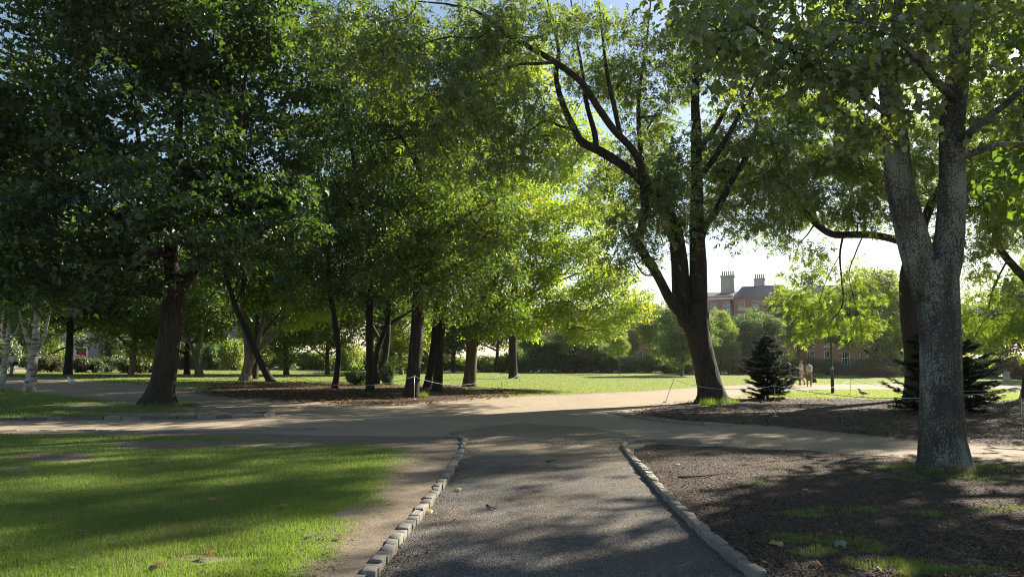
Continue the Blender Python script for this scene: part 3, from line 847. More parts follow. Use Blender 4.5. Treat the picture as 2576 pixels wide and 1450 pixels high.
def grow(nodes, att, seed, tip=0.006, expo=0.46, step=0.75, rmax=0.12):
    """join attractor points to the limbs; returns edges (A, B, ra, rb)"""
    r = np.random.default_rng(seed)
    n0 = len(nodes)
    cap = n0 + len(att) * 7 + 10
    X = np.zeros((cap, 3)); X[:n0] = nodes
    par = np.full(cap, -1); n = n0
    d0 = np.array([np.min(((nodes - a) ** 2).sum(1)) for a in att])
    ends = []
    for i in np.argsort(d0):
        a = att[i]
        dv = a - X[:n]
        d = np.sqrt((dv ** 2).sum(1)) + 0.45 * np.maximum(0, X[:n, 2] - a[2])
        k = int(np.argmin(d))
        L = np.linalg.norm(a - X[k])
        m = min(6, max(1, int(L / step)))
        p0 = X[k].copy(); prev = k
        side = r.normal(0, .07 * L, 3)
        for q in range(1, m + 1):
            t = q / m
            p = p0 * (1 - t) + a * t + side * math.sin(math.pi * t) + np.array((0, 0, .10 * L * math.sin(math.pi * t)))
            X[n] = p; par[n] = prev; prev = n; n += 1
        ends.append(prev)
    cnt = np.zeros(n); cnt[ends] += 1
    for i in range(n - 1, n0 - 1, -1):
        cnt[par[i]] += cnt[i]
    rad = np.minimum(tip * np.maximum(cnt, 1) ** expo, rmax)
    idx = np.arange(n0, n)
    pr = par[idx]
    rp = np.where(pr < n0, np.minimum(rad[idx] * 1.25, rmax), np.minimum(rad[pr], rad[idx] * 1.5))
    return X[pr], X[idx], rp, rad[idx]

def limb_world(L, Y):
    """limb given as (px, py, radius m[, depth offset]) -> (n,4)"""
    return np.array([(*at(p[0], p[1], Y + (p[3] if len(p) > 3 else 0.0)), p[2]) for p in L])

def trunk_mesh(limbs, mat, sides=14, step=0.2, flare=0.5, base=(0, 0, 0), seed=0, lump=0.06, buttress=5):
    mb = MB()
    r = random.Random(seed)
    for k, L in enumerate(limbs):
        S = spline(L, step)
        P, R = S[:, :3].copy(), np.maximum(S[:, 3], .008)
        if k == 0:
            P = np.concatenate([P[:1] - np.array([(0, 0, .25)]) , P]); R = np.concatenate([R[:1], R])
        n = sides if R.max() > .12 else (8 if R.max() > .05 else 6)
        s = np.concatenate([[0], np.cumsum(np.linalg.norm(np.diff(P, axis=0), axis=1))])
        a = np.arange(n) / n * 2 * np.pi
        ph = r.uniform(0, 6.28)
        q = np.stack([np.broadcast_to(np.cos(a) * 1.6, (len(s), n)), np.broadcast_to(np.sin(a) * 1.6, (len(s), n)), np.broadcast_to((s / 0.9)[:, None], (len(s), n))], -1)
        mod = 1 + (fbm(q + r.uniform(0, 50), 5, 2) - .5) * 2 * lump * 1.8
        if k == 0 and flare:
            e = np.exp(-np.maximum(s - .2, 0) / .38)[:, None]
            mod = mod * (1 + flare * e * (0.55 + 0.75 * np.maximum(0, np.cos(buttress * a / 2 + ph) ** 2)[None]))
        if k > 0:
            P[0] -= (P[1] - P[0]) / (np.linalg.norm(P[1] - P[0]) + 1e-6) * R[0] * .6
        V, Q, T = sweep_arrays(P, R, n, True, mod)
        mb.put(V - np.array(base), T=T, Q=Q)
    return mb.mesh("trunk", mat, True)

def sample_lobes(lobes, Y, n, seed, shell=0.35, gap=0.0, gscale=1.6):
    """lobes (px, py, rx_px, ry_px, rdepth_m[, depth offset]); n attractors in all"""
    r = np.random.default_rng(seed)
    vol = np.array([(l[2] * l[3] * (l[4] ** 1.0)) for l in lobes], float)
    vol = vol ** 0.85; vol /= vol.sum()
    out = []
    for l, v in zip(lobes, vol):
        k = max(3, int(n * v))
        c = at(l[0], l[1], Y + (l[5] if len(l) > 5 else 0)); s = c[1] / FP
        got = 0; tries = 0
        while got < k and tries < 12:
            u = r.normal(0, 1, (k * 2, 3)); u /= np.linalg.norm(u, axis=1, keepdims=True)
            u *= (shell + (1 - shell) * r.random((k * 2, 1))) ** 0.6
            p = c + u * np.array((l[2] * s, l[4], l[3] * s))
            if gap: p = p[vnoise(p / gscale, seed + 7) > gap]
            p = p[p[:, 2] > 1.2][:k - got]
            out.append(p); got += len(p); tries += 1
    return np.concatenate(out)

def tree(name, label, base_px, limbs, lobes, natt, per, spread, size, tm, leafmat, bark, group=None, Y=None, cat="tree",
         flat=0.10, droop=0.25, flare=0.5, sides=14, step=0.2, zmin=2.0, seed=1, gap=0.0, gscale=1.6, tip=0.006, rmax=0.12,
         lump=0.06, jit=0.75, shell=0.35, mask=None, up=1.0, extra=None, sub=0):
    Y = Y or gY(*base_px)
    W = [limb_world(L, Y) for L in limbs]
    b = W[0][0][:3].copy(); b[2] = 0
    t = root(name, tuple(b), label, cat, group)
    add("trunk", trunk_mesh(W, bark, sides, step, flare, b, seed, lump), t)
    nodes = np.concatenate([spline(w, 0.35)[:, :3] for w in W])
    nodes = nodes[nodes[:, 2] > zmin]
    att = sample_lobes(lobes, Y, natt, seed, shell, gap, gscale)
    if extra is not None: att = np.concatenate([att, extra])
    A, B, ra, rb = grow(nodes, att, seed, tip, rmax=rmax)
    thick = rb > 0.018
    mb = MB()
    if thick.any(): mb.put(*_q(prisms(A[thick] - b, B[thick] - b, ra[thick], rb[thick], 6)))
    if (~thick).any(): mb.put(*_q(prisms(A[~thick] - b, B[~thick] - b, ra[~thick], rb[~thick], 3)))
    mb.build("branches", bark, t, True)["kind"] = "stuff"
    C = att
    if sub:  # leaf sprays along the last branch pieces too
        mids = (A + B)[rb < .02] / 2
        r = np.random.default_rng(seed + 3)
        C = np.concatenate([att, mids[r.permutation(len(mids))[:sub]]])
    V, F, P, D, N, s = place_leaves(C, per, spread, flat, size, tm, droop, up, jit, seed + 1, mask)
    cr = add("crown", mk_mesh("crown", V - b, F, leafmat), t)
    cr["kind"] = "stuff"
    t_info = dict(root=t, base=b, P=P, D=D, N=N, s=s, crown=cr, V=V, F=F)
    return t_info

def _q(vq):
    return vq[0], None, vq[1]

# ---- the big maple on the left
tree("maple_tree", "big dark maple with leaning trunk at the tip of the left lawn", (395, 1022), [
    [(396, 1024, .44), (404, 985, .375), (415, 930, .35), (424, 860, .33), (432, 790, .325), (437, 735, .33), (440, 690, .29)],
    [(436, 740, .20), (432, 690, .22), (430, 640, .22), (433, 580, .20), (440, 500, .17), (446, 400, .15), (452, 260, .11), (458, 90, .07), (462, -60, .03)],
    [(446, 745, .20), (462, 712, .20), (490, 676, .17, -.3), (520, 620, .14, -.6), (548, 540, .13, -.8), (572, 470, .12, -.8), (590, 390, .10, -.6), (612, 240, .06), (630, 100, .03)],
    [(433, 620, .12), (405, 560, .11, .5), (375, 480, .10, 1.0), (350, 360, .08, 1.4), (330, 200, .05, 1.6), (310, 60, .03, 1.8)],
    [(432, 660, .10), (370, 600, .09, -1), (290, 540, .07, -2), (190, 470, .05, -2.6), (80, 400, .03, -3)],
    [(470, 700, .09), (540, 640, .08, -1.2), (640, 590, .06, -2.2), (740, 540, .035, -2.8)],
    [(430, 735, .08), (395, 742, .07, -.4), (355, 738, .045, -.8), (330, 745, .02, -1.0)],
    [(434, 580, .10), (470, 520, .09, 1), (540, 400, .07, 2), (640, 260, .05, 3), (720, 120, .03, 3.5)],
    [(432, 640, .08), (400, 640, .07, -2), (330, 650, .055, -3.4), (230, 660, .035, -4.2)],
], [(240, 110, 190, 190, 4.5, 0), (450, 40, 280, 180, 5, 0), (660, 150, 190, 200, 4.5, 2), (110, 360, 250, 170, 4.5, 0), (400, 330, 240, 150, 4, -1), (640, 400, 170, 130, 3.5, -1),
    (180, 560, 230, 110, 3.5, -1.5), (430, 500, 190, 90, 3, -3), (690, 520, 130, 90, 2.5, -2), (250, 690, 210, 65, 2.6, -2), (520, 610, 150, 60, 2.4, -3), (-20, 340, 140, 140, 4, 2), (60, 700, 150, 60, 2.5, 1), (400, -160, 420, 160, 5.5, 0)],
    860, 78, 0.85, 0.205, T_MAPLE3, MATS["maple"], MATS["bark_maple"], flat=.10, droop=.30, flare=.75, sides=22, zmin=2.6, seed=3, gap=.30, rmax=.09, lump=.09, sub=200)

# ---- the ash in the middle right
ASH_L = [
    [(1790, 1012, .50), (1788, 985, .47), (1778, 940, .45), (1768, 900, .44), (1757, 850, .44), (1746, 800, .50), (1740, 765, .44)],
    [(1762, 820, .32), (1757, 762, .36), (1756, 700, .35), (1754, 639, .32), (1752, 533, .26), (1751, 426, .23), (1751, 320, .20), (1748, 240, .17), (1751, 160, .13), (1755, 40, .09), (1760, -120, .04)],
    [(1726, 805, .32), (1714, 762, .35), (1710, 700, .34), (1706, 639, .31), (1692, 559, .26, -.5), (1652, 495, .20, -1), (1588, 431, .18, -1.4), (1517, 384, .17, -1.8), (1463, 357, .15, -2), (1442, 320, .13, -2.1), (1415, 261, .11, -2.2), (1399, 197, .09, -2.3), (1404, 120, .07, -2.4), (1380, 20, .04, -2.6), (1370, -80, .02, -2.6)],
    [(1740, 815, .20, -.3), (1710, 785, .21, -.5), (1684, 752, .20, -.8), (1652, 690, .18, -1.2), (1612, 628, .17, -1.6), (1600, 600, .16, -1.8), (1613, 572, .15, -1.9), (1621, 506, .15, -2.2), (1610, 418, .14, -2.6), (1586, 372, .13, -3), (1543, 325, .125, -3.4), (1501, 266, .12, -3.8), (1463, 208, .11, -4.2), (1394, 155, .10, -4.8), (1330, 118, .08, -5.3), (1270, 85, .06, -5.8), (1200, 30, .045, -6.2), (1120, 10, .03, -6.6)],
    [(1501, 376, .10, -1.9), (1494, 330, .10, -1.9), (1474, 256, .085, -1.8), (1463, 171, .065, -1.7), (1447, 80, .045, -1.6), (1430, -40, .02, -1.5)],
    [(1442, 322, .06, -2.1), (1410, 318, .055, -2.4), (1373, 304, .045, -2.8), (1330, 330, .025, -3.2)],
    [(1764, 600, .15), (1775, 565, .15, .3), (1799, 533, .14, .6), (1836, 463, .13, 1), (1879, 389, .11, 1.4), (1897, 340, .09, 1.6), (1915, 240, .06, 1.8), (1935, 120, .03, 2)],
    [(1756, 455, .12), (1775, 425, .12, -.4), (1799, 394, .11, -.7), (1842, 320, .09, -1.2), (1888, 230, .06, -1.6), (1930, 130, .03, -2)],
    [(1756, 385, .11), (1772, 358, .12, .3), (1792, 334, .11, .6), (1831, 261, .09, 1), (1863, 176, .07, 1.4), (1885, 80, .045, 1.7), (1900, -40, .02, 2)],
    [(1640, 480, .10, -1), (1615, 400, .10, -.6), (1607, 330, .095, -.3), (1607, 240, .08, 0), (1625, 110, .05, .3), (1640, -30, .025, .5)],
    [(1560, 340, .09, -3.2), (1543, 261, .085, -3), (1527, 187, .07, -2.8), (1517, 107, .05, -2.6), (1505, 0, .03, -2.4)],
    [(1394, 156, .06, -4.8), (1360, 160, .055, -5), (1290, 165, .045, -5.4), (1210, 200, .03, -5.8), (1160, 250, .015, -6)],
    [(1601, 602, .05, -1.8), (1588, 606, .045, -2), (1570, 606, .02, -2.2)],
    [(1650, 690, .035, -1.2), (1620, 690, .03, -1.4), (1596, 655, .025, -1.6), (1590, 620, .012, -1.7)],
]
tree("ash_tree", "tall ash with forking limbs rising from the roped mulch bed", (1790, 1012), ASH_L,
     [(1700, 470, 90, 110, 2.2, -1), (1590, 520, 100, 110, 2.0, -1.5), (1560, 640, 70, 80, 1.6, -1.5), (1640, 400, 110, 90, 2.2, -1), (1700, 600, 60, 60, 1.5, -.5), (1830, 330, 120, 110, 2.6, 0), (1900, 420, 120, 110, 2.6, 1), (1880, 510, 110, 60, 2.0, 1),
      (1640, 200, 130, 130, 3, 0), (1500, 120, 130, 110, 3, -2), (1800, 120, 160, 140, 3.5, 0), (1330, 90, 170, 80, 2.6, -5), (1130, 60, 180, 75, 2.4, -6), (900, 90, 160, 95, 2.2, -6.5), (1240, 250, 150, 90, 2.4, -5.5), (1180, 380, 130, 90, 2.2, -5), (1340, 330, 90, 80, 1.8, -4), (1830, 570, 50, 40, 1.2, 0), (1680, 520, 120, 70, 2.5, 7), (1560, 470, 110, 80, 2.5, 6), (1800, 480, 110, 70, 2.5, 7), (1740, 430, 110, 70, 2.4, 6), (1600, 390, 110, 70, 2.4, 6), (1860, 420, 90, 70, 2.4, 6), (1040, 180, 150, 90, 2.2, -6)],  # rear lobes added so the crown dapples the path junction with shade
     1060, 20, 0.60, 0.38, T_PINN, MATS["ash"], MATS["bark_ash"], flat=.22, droop=.28, flare=.55, sides=24, zmin=3.4, seed=5, gap=.38, gscale=1.2, rmax=.06, lump=.08, jit=.85, tip=.005)

# ---- the plane tree close on the right
PL = [
    [(2374, 1186, .35), (2373, 1150, .325), (2368, 1080, .305), (2366, 1000, .295), (2364, 900, .288), (2362, 820, .29), (2358, 750, .30), (2352, 690, .31), (2345, 650, .27)],
    [(2330, 735, .20), (2318, 680, .235), (2302, 625, .235), (2286, 565, .225), (2270, 500, .215), (2258, 430, .205), (2250, 342, .19), (2240, 244, .165), (2225, 170, .14), (2204, 127, .125), (2165, 55, .11), (2125, -10, .09), (2080, -120, .05)],
    [(2362, 740, .20), (2376, 670, .235), (2386, 610, .215), (2392, 520, .198), (2394, 440, .192), (2394, 317, .185), (2406, 205, .17), (2416, 98, .15), (2424, 0, .12), (2430, -150, .06)],
    [(2235, 232, .09), (2240, 150, .09, -.3), (2255, 50, .075, -.6), (2265, -80, .05, -.8)],
    [(2412, 398, .065), (2440, 388, .06, .2), (2502, 366, .05, .4), (2580, 360, .04, .6), (2680, 330, .025, .8)],
    [(2405, 360, .07), (2440, 332, .06, -.5), (2477, 303, .05, -1), (2550, 244, .04, -1.5), (2640, 160, .025, -2)],
    [(2400, 250, .07), (2350, 200, .06, -.8), (2300, 140, .05, -1.6), (2240, 90, .035, -2.2)],
    [(2245, 300, .05, 0), (2180, 250, .045, -.8), (2090, 200, .035, -1.6), (1980, 120, .03, -2.2), (1880, 60, .02, -2.6)],
    [(2248, 380, .04, 0), (2190, 330, .03, -.5), (2100, 270, .02, -.9)],
]
def in_front(P):
    q = proj(P)
    return (q[:, 2] > 4.2)
pl = tree("plane_tree", "near plane tree with lichen-spotted trunk forking in two, in the near mulch bed", (2374, 1186), PL,
     [(1760, 60, 110, 100, 1.0, -2.2), (1900, 130, 130, 110, 1.1, -2), (2040, 190, 120, 110, 1.0, -1.6), (2140, 130, 130, 120, 1.2, -1.2), (2300, 250, 110, 60, .6, -1.8), (2210, 340, 80, 50, .5, -1.4), (2330, 110, 100, 70, .8, -1.8), (2510, 120, 100, 100, 1.0, -1.2), (2530, 300, 70, 60, .8, -.8), (1960, 40, 200, 80, 1.4, -1), (2250, 20, 260, 90, 1.6, -1), (2130, 340, 60, 50, .5, -1), (2480, -60, 260, 120, 2, 0), (2050, -150, 330, 120, 2, 0)],
     310, 27, 0.40, 0.122, T_PLANE, MATS["plane"], MATS["bark_plane"], flat=.09, droop=.5, flare=.26, sides=36, step=.09, zmin=3.0, seed=8, gap=.38, gscale=.7, rmax=.035, lump=.035, jit=.5, tip=.004, mask=in_front, shell=.2)
# the largest leaves in view become leaves of their own; the crown keeps the rest
q = proj(pl["P"])
vis = (q[:, 0] > 0) & (q[:, 0] < PW) & (q[:, 1] > 0) & (q[:, 1] < PH)
score = np.where(vis, pl["s"] / q[:, 2], 0)
top = np.argsort(-score)[:300]
leaf_me = mk_mesh("leaf", T_PLANE[0], T_PLANE[1], MATS["plane"])
for i in top:
    D, N = pl["D"][i], pl["N"][i]; Bv = np.cross(N, D)
    o = add("leaf", leaf_me, pl["root"])
    o.matrix_local = Matrix([[D[k] * pl["s"][i], Bv[k] * pl["s"][i], N[k] * pl["s"][i], pl["P"][i][k] - pl["base"][k]] for k in range(3)] + [[0, 0, 0, 1]])
keep = np.ones(len(pl["P"]), bool); keep[top] = False
F2 = pl["F"].reshape(len(pl["P"]), 10, 3)[keep].reshape(-1, 3)
old = pl["crown"].data
pl["crown"].data = mk_mesh("crown", pl["V"] - pl["base"], F2, MATS["plane"])
bpy.data.meshes.remove(old)
# the part of its crown above the frame, which shades the foreground
def high_crown(t, base, centre, r3, n, per, spread, size, tm, mat, seed):
    rr = np.random.default_rng(seed)
    u = rr.normal(0, 1, (n, 3)); u /= np.linalg.norm(u, axis=1, keepdims=True); u *= rr.random((n, 1)) ** .4
    C = np.array(centre) + u * np.array(r3)
    C = C[vnoise(C / 1.7, seed) > .36]
    V, F, *_ = place_leaves(C, per, spread, .12, size, tm, .3, 1, .7, seed)
    o = add("upper_crown", mk_mesh("upper_crown", V - base, F, mat), t); o["kind"] = "stuff"
high_crown(pl["root"], pl["base"], (pl["base"][0] + .3, pl["base"][1] + .5, 10.2), (4.6, 4.4, 2.4), 210, 24, .6, .2, T_RHOMB, MATS["plane"], 81)

# ---- tree behind the plane: sunlit ash with a long level limb
tree("golden_ash_tree", "yellow-green ash behind the plane tree with a long level limb", (2300, 1006), [
    [(2300, 1008, .42), (2298, 940, .36), (2292, 860, .34), (2286, 780, .36), (2287, 690, .40), (2300, 640, .36), (2312, 590, .28)],
    [(2300, 650, .22), (2290, 622, .18), (2262, 606, .17), (2200, 592, .16, -.3), (2140, 590, .155, -.6), (2090, 588, .15, -.8), (2045, 556, .13, -1), (2005, 505, .12, -1.1), (1975, 455, .10, -1.2), (1955, 400, .07, -1.3), (1930, 330, .04, -1.3)],
    [(2308, 610, .22), (2330, 540, .20), (2370, 460, .16), (2430, 360, .12), (2490, 260, .08), (2530, 140, .04)],
    [(2296, 600, .18), (2262, 500, .16), (2230, 420, .13), (2180, 320, .10), (2150, 200, .07), (2130, 60, .03)],
    [(2120, 592, .05, -.7), (2112, 640, .045, -.9), (2116, 700, .04, -1), (2120, 760, .035, -1.1), (2095, 800, .028, -1.2), (2055, 818, .02, -1.3), (2015, 828, .012, -1.4)],
    [(2170, 592, .035, -.4), (2150, 640, .03, -.5), (2135, 690, .028, -.6), (2150, 760, .022, -.7), (2170, 820, .012, -.8)],
    [(2050, 560, .04, -1), (2030, 590, .03, -1.2), (2010, 610, .02, -1.3)],
    [(2112, 640, .02, -.9), (2080, 700, .018, -1.1), (2060, 760, .012, -1.2)],
], [(1990, 760, 45, 40, .7, -1.3), (2010, 810, 50, 26, .8, -1.4), (2050, 770, 50, 42, .7, -1.2), (2100, 805, 45, 24, .7, -1.1), (2110, 740, 40, 40, .6, -.9), (2160, 790, 50, 40, .7, -.8), (2200, 805, 36, 22, .6, -.7), (2015, 700, 50, 34, .8, -1.2), (2075, 690, 45, 36, .6, -1), (2160, 690, 40, 40, .6, -.7), (2190, 740, 35, 30, .6, -.6),
    (1940, 580, 90, 40, 1.3, -1), (2030, 630, 50, 28, .9, -1.1), (1960, 480, 120, 80, 2, -1), (2080, 470, 140, 100, 2.4, 0), (2200, 380, 160, 110, 2.8, 0), (2420, 450, 150, 110, 2.6, 0), (2500, 300, 150, 130, 3, 0), (2050, 340, 160, 110, 2.5, 0), (1940, 380, 90, 90, 2, 0), (2180, 540, 100, 45, 1.2, -.5), (2440, 600, 100, 60, 1.6, 0), (2040, 220, 120, 80, 2.5, 0), (2200, 150, 75, 50, 1.3, 0), (2330, 190, 85, 45, 1.5, 0), (2430, 120, 75, 50, 1.3, 0), (2280, 60, 85, 45, 1.4, 1), (2400, -20, 95, 45, 1.4, -1), (2250, -70, 85, 45, 1.4, 0), (2120, 60, 85, 45, 1.4, 0), (2340, -140, 85, 45, 1.4, 0), (2393, 10, 100, 50, 1.2, -3), (2250, -60, 80, 40, 1.2, -3.5), (2450, 90, 80, 45, 1.2, -2.5), (2330, -60, 70, 35, 1, -1.5), (2470, -90, 70, 35, 1, -1.5)],  # topmost lobes added and spaced to throw streaks of shade on the front lawn
    1900, 16, .50, .36, T_PINN, MATS["ashgold"], MATS["bark_ash"], flat=.16, droop=.5, flare=.4, sides=18, zmin=2.2, seed=13, gap=.36, gscale=0.9, rmax=.05, jit=.6, tip=.005)
tree("edge_ash_tree", "yellow-leaved ash leaning in at the right edge of the picture", (2596, 1003), [
    [(2592, 1006, .34), (2590, 960, .28), (2596, 900, .26), (2610, 820, .25), (2620, 760, .24)],
    [(2618, 780, .20), (2590, 715, .19), (2555, 675, .18, -.2), (2525, 640, .17, -.4), (2506, 605, .165, -.5), (2508, 575, .15, -.6), (2530, 545, .13, -.6), (2580, 510, .10, -.5), (2640, 460, .06)],
    [(2622, 760, .2), (2660, 640, .18), (2690, 500, .14), (2700, 340, .08)],
    [(2508, 600, .06, -.5), (2480, 640, .05, -.6), (2450, 650, .03, -.7), (2420, 660, .015, -.8)],
    [(2535, 650, .05, -.3), (2500, 720, .04, -.6), (2480, 790, .025, -.8), (2450, 850, .012, -1)],
], [(2500, 790, 90, 75, 1.4, -.6), (2570, 820, 90, 60, 1.5, -.3), (2480, 700, 70, 50, 1.0, -.5), (2560, 560, 110, 80, 2, 0), (2640, 420, 200, 160, 3.5, 0), (2460, 860, 50, 30, .8, -.8), (2700, 650, 110, 120, 2, 0)],
    620, 18, .50, .37, T_PINN, MATS["ashgold"], MATS["bark_ash"], flat=.16, droop=.5, flare=.4, sides=14, zmin=1.8, seed=17, gap=.38, gscale=0.9, rmax=.05, jit=.6, tip=.005)

# ---- the group of limes in the leafy bed
LG = "limes standing in the leafy bed"
def stem(pts): return [p for p in pts]
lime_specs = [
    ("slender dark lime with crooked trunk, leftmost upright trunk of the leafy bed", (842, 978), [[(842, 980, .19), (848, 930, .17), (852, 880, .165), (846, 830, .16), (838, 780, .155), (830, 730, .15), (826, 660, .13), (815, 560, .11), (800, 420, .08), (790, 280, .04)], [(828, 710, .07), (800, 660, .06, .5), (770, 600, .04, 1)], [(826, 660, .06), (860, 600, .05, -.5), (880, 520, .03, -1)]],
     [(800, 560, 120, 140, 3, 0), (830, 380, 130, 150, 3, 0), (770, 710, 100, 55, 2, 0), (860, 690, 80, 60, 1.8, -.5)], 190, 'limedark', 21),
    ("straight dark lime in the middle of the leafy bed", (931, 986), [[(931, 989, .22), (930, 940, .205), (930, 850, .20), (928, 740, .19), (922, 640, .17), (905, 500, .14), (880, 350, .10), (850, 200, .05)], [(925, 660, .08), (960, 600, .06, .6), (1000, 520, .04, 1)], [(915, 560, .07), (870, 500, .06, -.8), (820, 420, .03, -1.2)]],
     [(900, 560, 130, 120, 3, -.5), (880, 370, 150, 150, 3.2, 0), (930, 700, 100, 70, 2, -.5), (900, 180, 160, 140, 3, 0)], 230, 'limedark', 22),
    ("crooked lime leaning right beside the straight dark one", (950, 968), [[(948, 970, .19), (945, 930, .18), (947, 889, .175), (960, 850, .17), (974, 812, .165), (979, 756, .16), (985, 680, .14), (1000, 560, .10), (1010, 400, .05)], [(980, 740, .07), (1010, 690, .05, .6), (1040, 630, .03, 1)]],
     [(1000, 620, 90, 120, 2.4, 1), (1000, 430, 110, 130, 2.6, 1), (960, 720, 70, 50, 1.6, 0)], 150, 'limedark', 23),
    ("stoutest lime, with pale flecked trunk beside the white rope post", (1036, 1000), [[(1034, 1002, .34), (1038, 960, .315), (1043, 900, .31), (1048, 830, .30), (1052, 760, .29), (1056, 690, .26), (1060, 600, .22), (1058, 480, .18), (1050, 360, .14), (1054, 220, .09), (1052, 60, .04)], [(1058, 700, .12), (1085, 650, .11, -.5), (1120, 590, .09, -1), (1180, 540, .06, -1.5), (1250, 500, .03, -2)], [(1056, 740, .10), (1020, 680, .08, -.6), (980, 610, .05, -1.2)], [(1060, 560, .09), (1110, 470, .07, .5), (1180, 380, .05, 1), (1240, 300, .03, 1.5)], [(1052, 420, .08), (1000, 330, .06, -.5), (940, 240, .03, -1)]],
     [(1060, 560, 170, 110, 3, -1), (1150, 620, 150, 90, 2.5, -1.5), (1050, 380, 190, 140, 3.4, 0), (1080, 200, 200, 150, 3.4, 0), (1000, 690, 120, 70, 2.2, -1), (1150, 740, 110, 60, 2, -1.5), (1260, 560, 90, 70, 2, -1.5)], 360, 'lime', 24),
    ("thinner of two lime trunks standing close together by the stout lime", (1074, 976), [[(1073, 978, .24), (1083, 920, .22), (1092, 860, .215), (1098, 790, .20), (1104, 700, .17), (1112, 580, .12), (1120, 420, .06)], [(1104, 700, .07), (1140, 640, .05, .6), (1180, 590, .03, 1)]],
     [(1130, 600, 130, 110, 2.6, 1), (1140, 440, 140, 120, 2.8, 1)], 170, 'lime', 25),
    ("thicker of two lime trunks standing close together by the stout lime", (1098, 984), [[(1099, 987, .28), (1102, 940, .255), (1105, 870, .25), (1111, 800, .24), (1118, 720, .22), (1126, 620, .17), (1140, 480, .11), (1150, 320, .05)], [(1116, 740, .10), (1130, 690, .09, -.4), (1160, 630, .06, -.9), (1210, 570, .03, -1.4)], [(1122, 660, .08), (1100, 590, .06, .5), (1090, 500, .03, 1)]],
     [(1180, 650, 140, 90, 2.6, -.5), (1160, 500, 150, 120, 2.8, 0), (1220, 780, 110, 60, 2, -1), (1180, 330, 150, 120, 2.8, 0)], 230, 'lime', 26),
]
for lab, bp, limbs, lobes, na, mt, sd in lime_specs:
    limbs = [[(p[0], p[1], p[2] * .86) + tuple(p[3:]) for p in L] for L in limbs]
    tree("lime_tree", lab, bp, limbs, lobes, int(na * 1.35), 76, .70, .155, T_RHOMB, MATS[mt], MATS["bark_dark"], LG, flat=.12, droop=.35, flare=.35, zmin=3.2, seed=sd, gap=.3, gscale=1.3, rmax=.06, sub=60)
tree("turning_lime_tree", "spreading lime with yellowing leaves at the sunlit end of the leafy bed", (1182, 972), [
    [(1180, 974, .36), (1183, 930, .33), (1186, 890, .325), (1187, 855, .33), (1185, 825, .28)],
    [(1178, 850, .18), (1166, 800, .17), (1160, 740, .14), (1150, 650, .10), (1160, 540, .05)],
    [(1190, 850, .18), (1198, 800, .17, -.4), (1220, 740, .14, -.8), (1250, 660, .10, -1.2), (1280, 560, .05, -1.5)],
    [(1196, 868, .14), (1222, 838, .14, .4), (1262, 792, .12, .8), (1330, 740, .09, 1), (1420, 700, .06, 1), (1510, 670, .03, 1)],
    [(1240, 815, .07, .5), (1330, 800, .06, 0), (1420, 790, .045, -.4), (1520, 770, .025, -.8)],
    [(1330, 742, .06, 1), (1400, 640, .05, 1.4), (1440, 540, .03, 1.8)],
], [(1290, 650, 150, 110, 3.2, 0), (1420, 690, 140, 100, 3.2, 0), (1530, 740, 100, 80, 2.6, 0), (1350, 790, 130, 60, 2.6, -.5), (1470, 810, 100, 40, 2.2, -.5), (1240, 780, 90, 60, 2.2, -.8), (1580, 760, 50, 45, 1.8, 0), (1440, 570, 130, 80, 2.8, .5), (1300, 520, 140, 80, 3, 1), (1210, 830, 60, 35, 1.5, -.8)],
    660, 76, .74, .155, T_RHOMB, MATS["limegold"], MATS["bark_mid"], flat=.12, droop=.35, flare=.3, zmin=2.6, seed=27, gap=.3, gscale=1.4, rmax=.06, sub=80)

# ---- bright tall tree behind the limes
tree("bright_maple_tree", "tall bright yellow-green maple lit from behind the limes", (1290, 952), [
    [(1290, 953, .34), (1290, 850, .31), (1295, 720, .28), (1300, 580, .24), (1310, 420, .17), (1330, 260, .10), (1350, 110, .04)],
    [(1296, 640, .14), (1350, 540, .11), (1420, 440, .08), (1500, 350, .04)],
    [(1298, 600, .12), (1250, 500, .10), (1210, 400, .07), (1190, 280, .03)],
    [(1302, 520, .10), (1380, 400, .08), (1440, 300, .05), (1480, 220, .02)],
], [(1330, 400, 160, 120, 4.5, 0), (1420, 470, 130, 90, 4, 0), (1300, 260, 150, 110, 4.5, 0), (1420, 330, 110, 90, 3.5, 0), (1480, 420, 90, 60, 3, 0), (1220, 480, 120, 110, 4, 0), (1500, 520, 80, 60, 3, 0), (1250, 150, 150, 100, 4, 0)],
    480, 70, 1.0, .24, T_RHOMB, MATS["limegold"], MATS["bark_dark"], flat=.16, droop=.3, flare=.3, zmin=5, seed=31, gap=.33, gscale=2.0, rmax=.07)

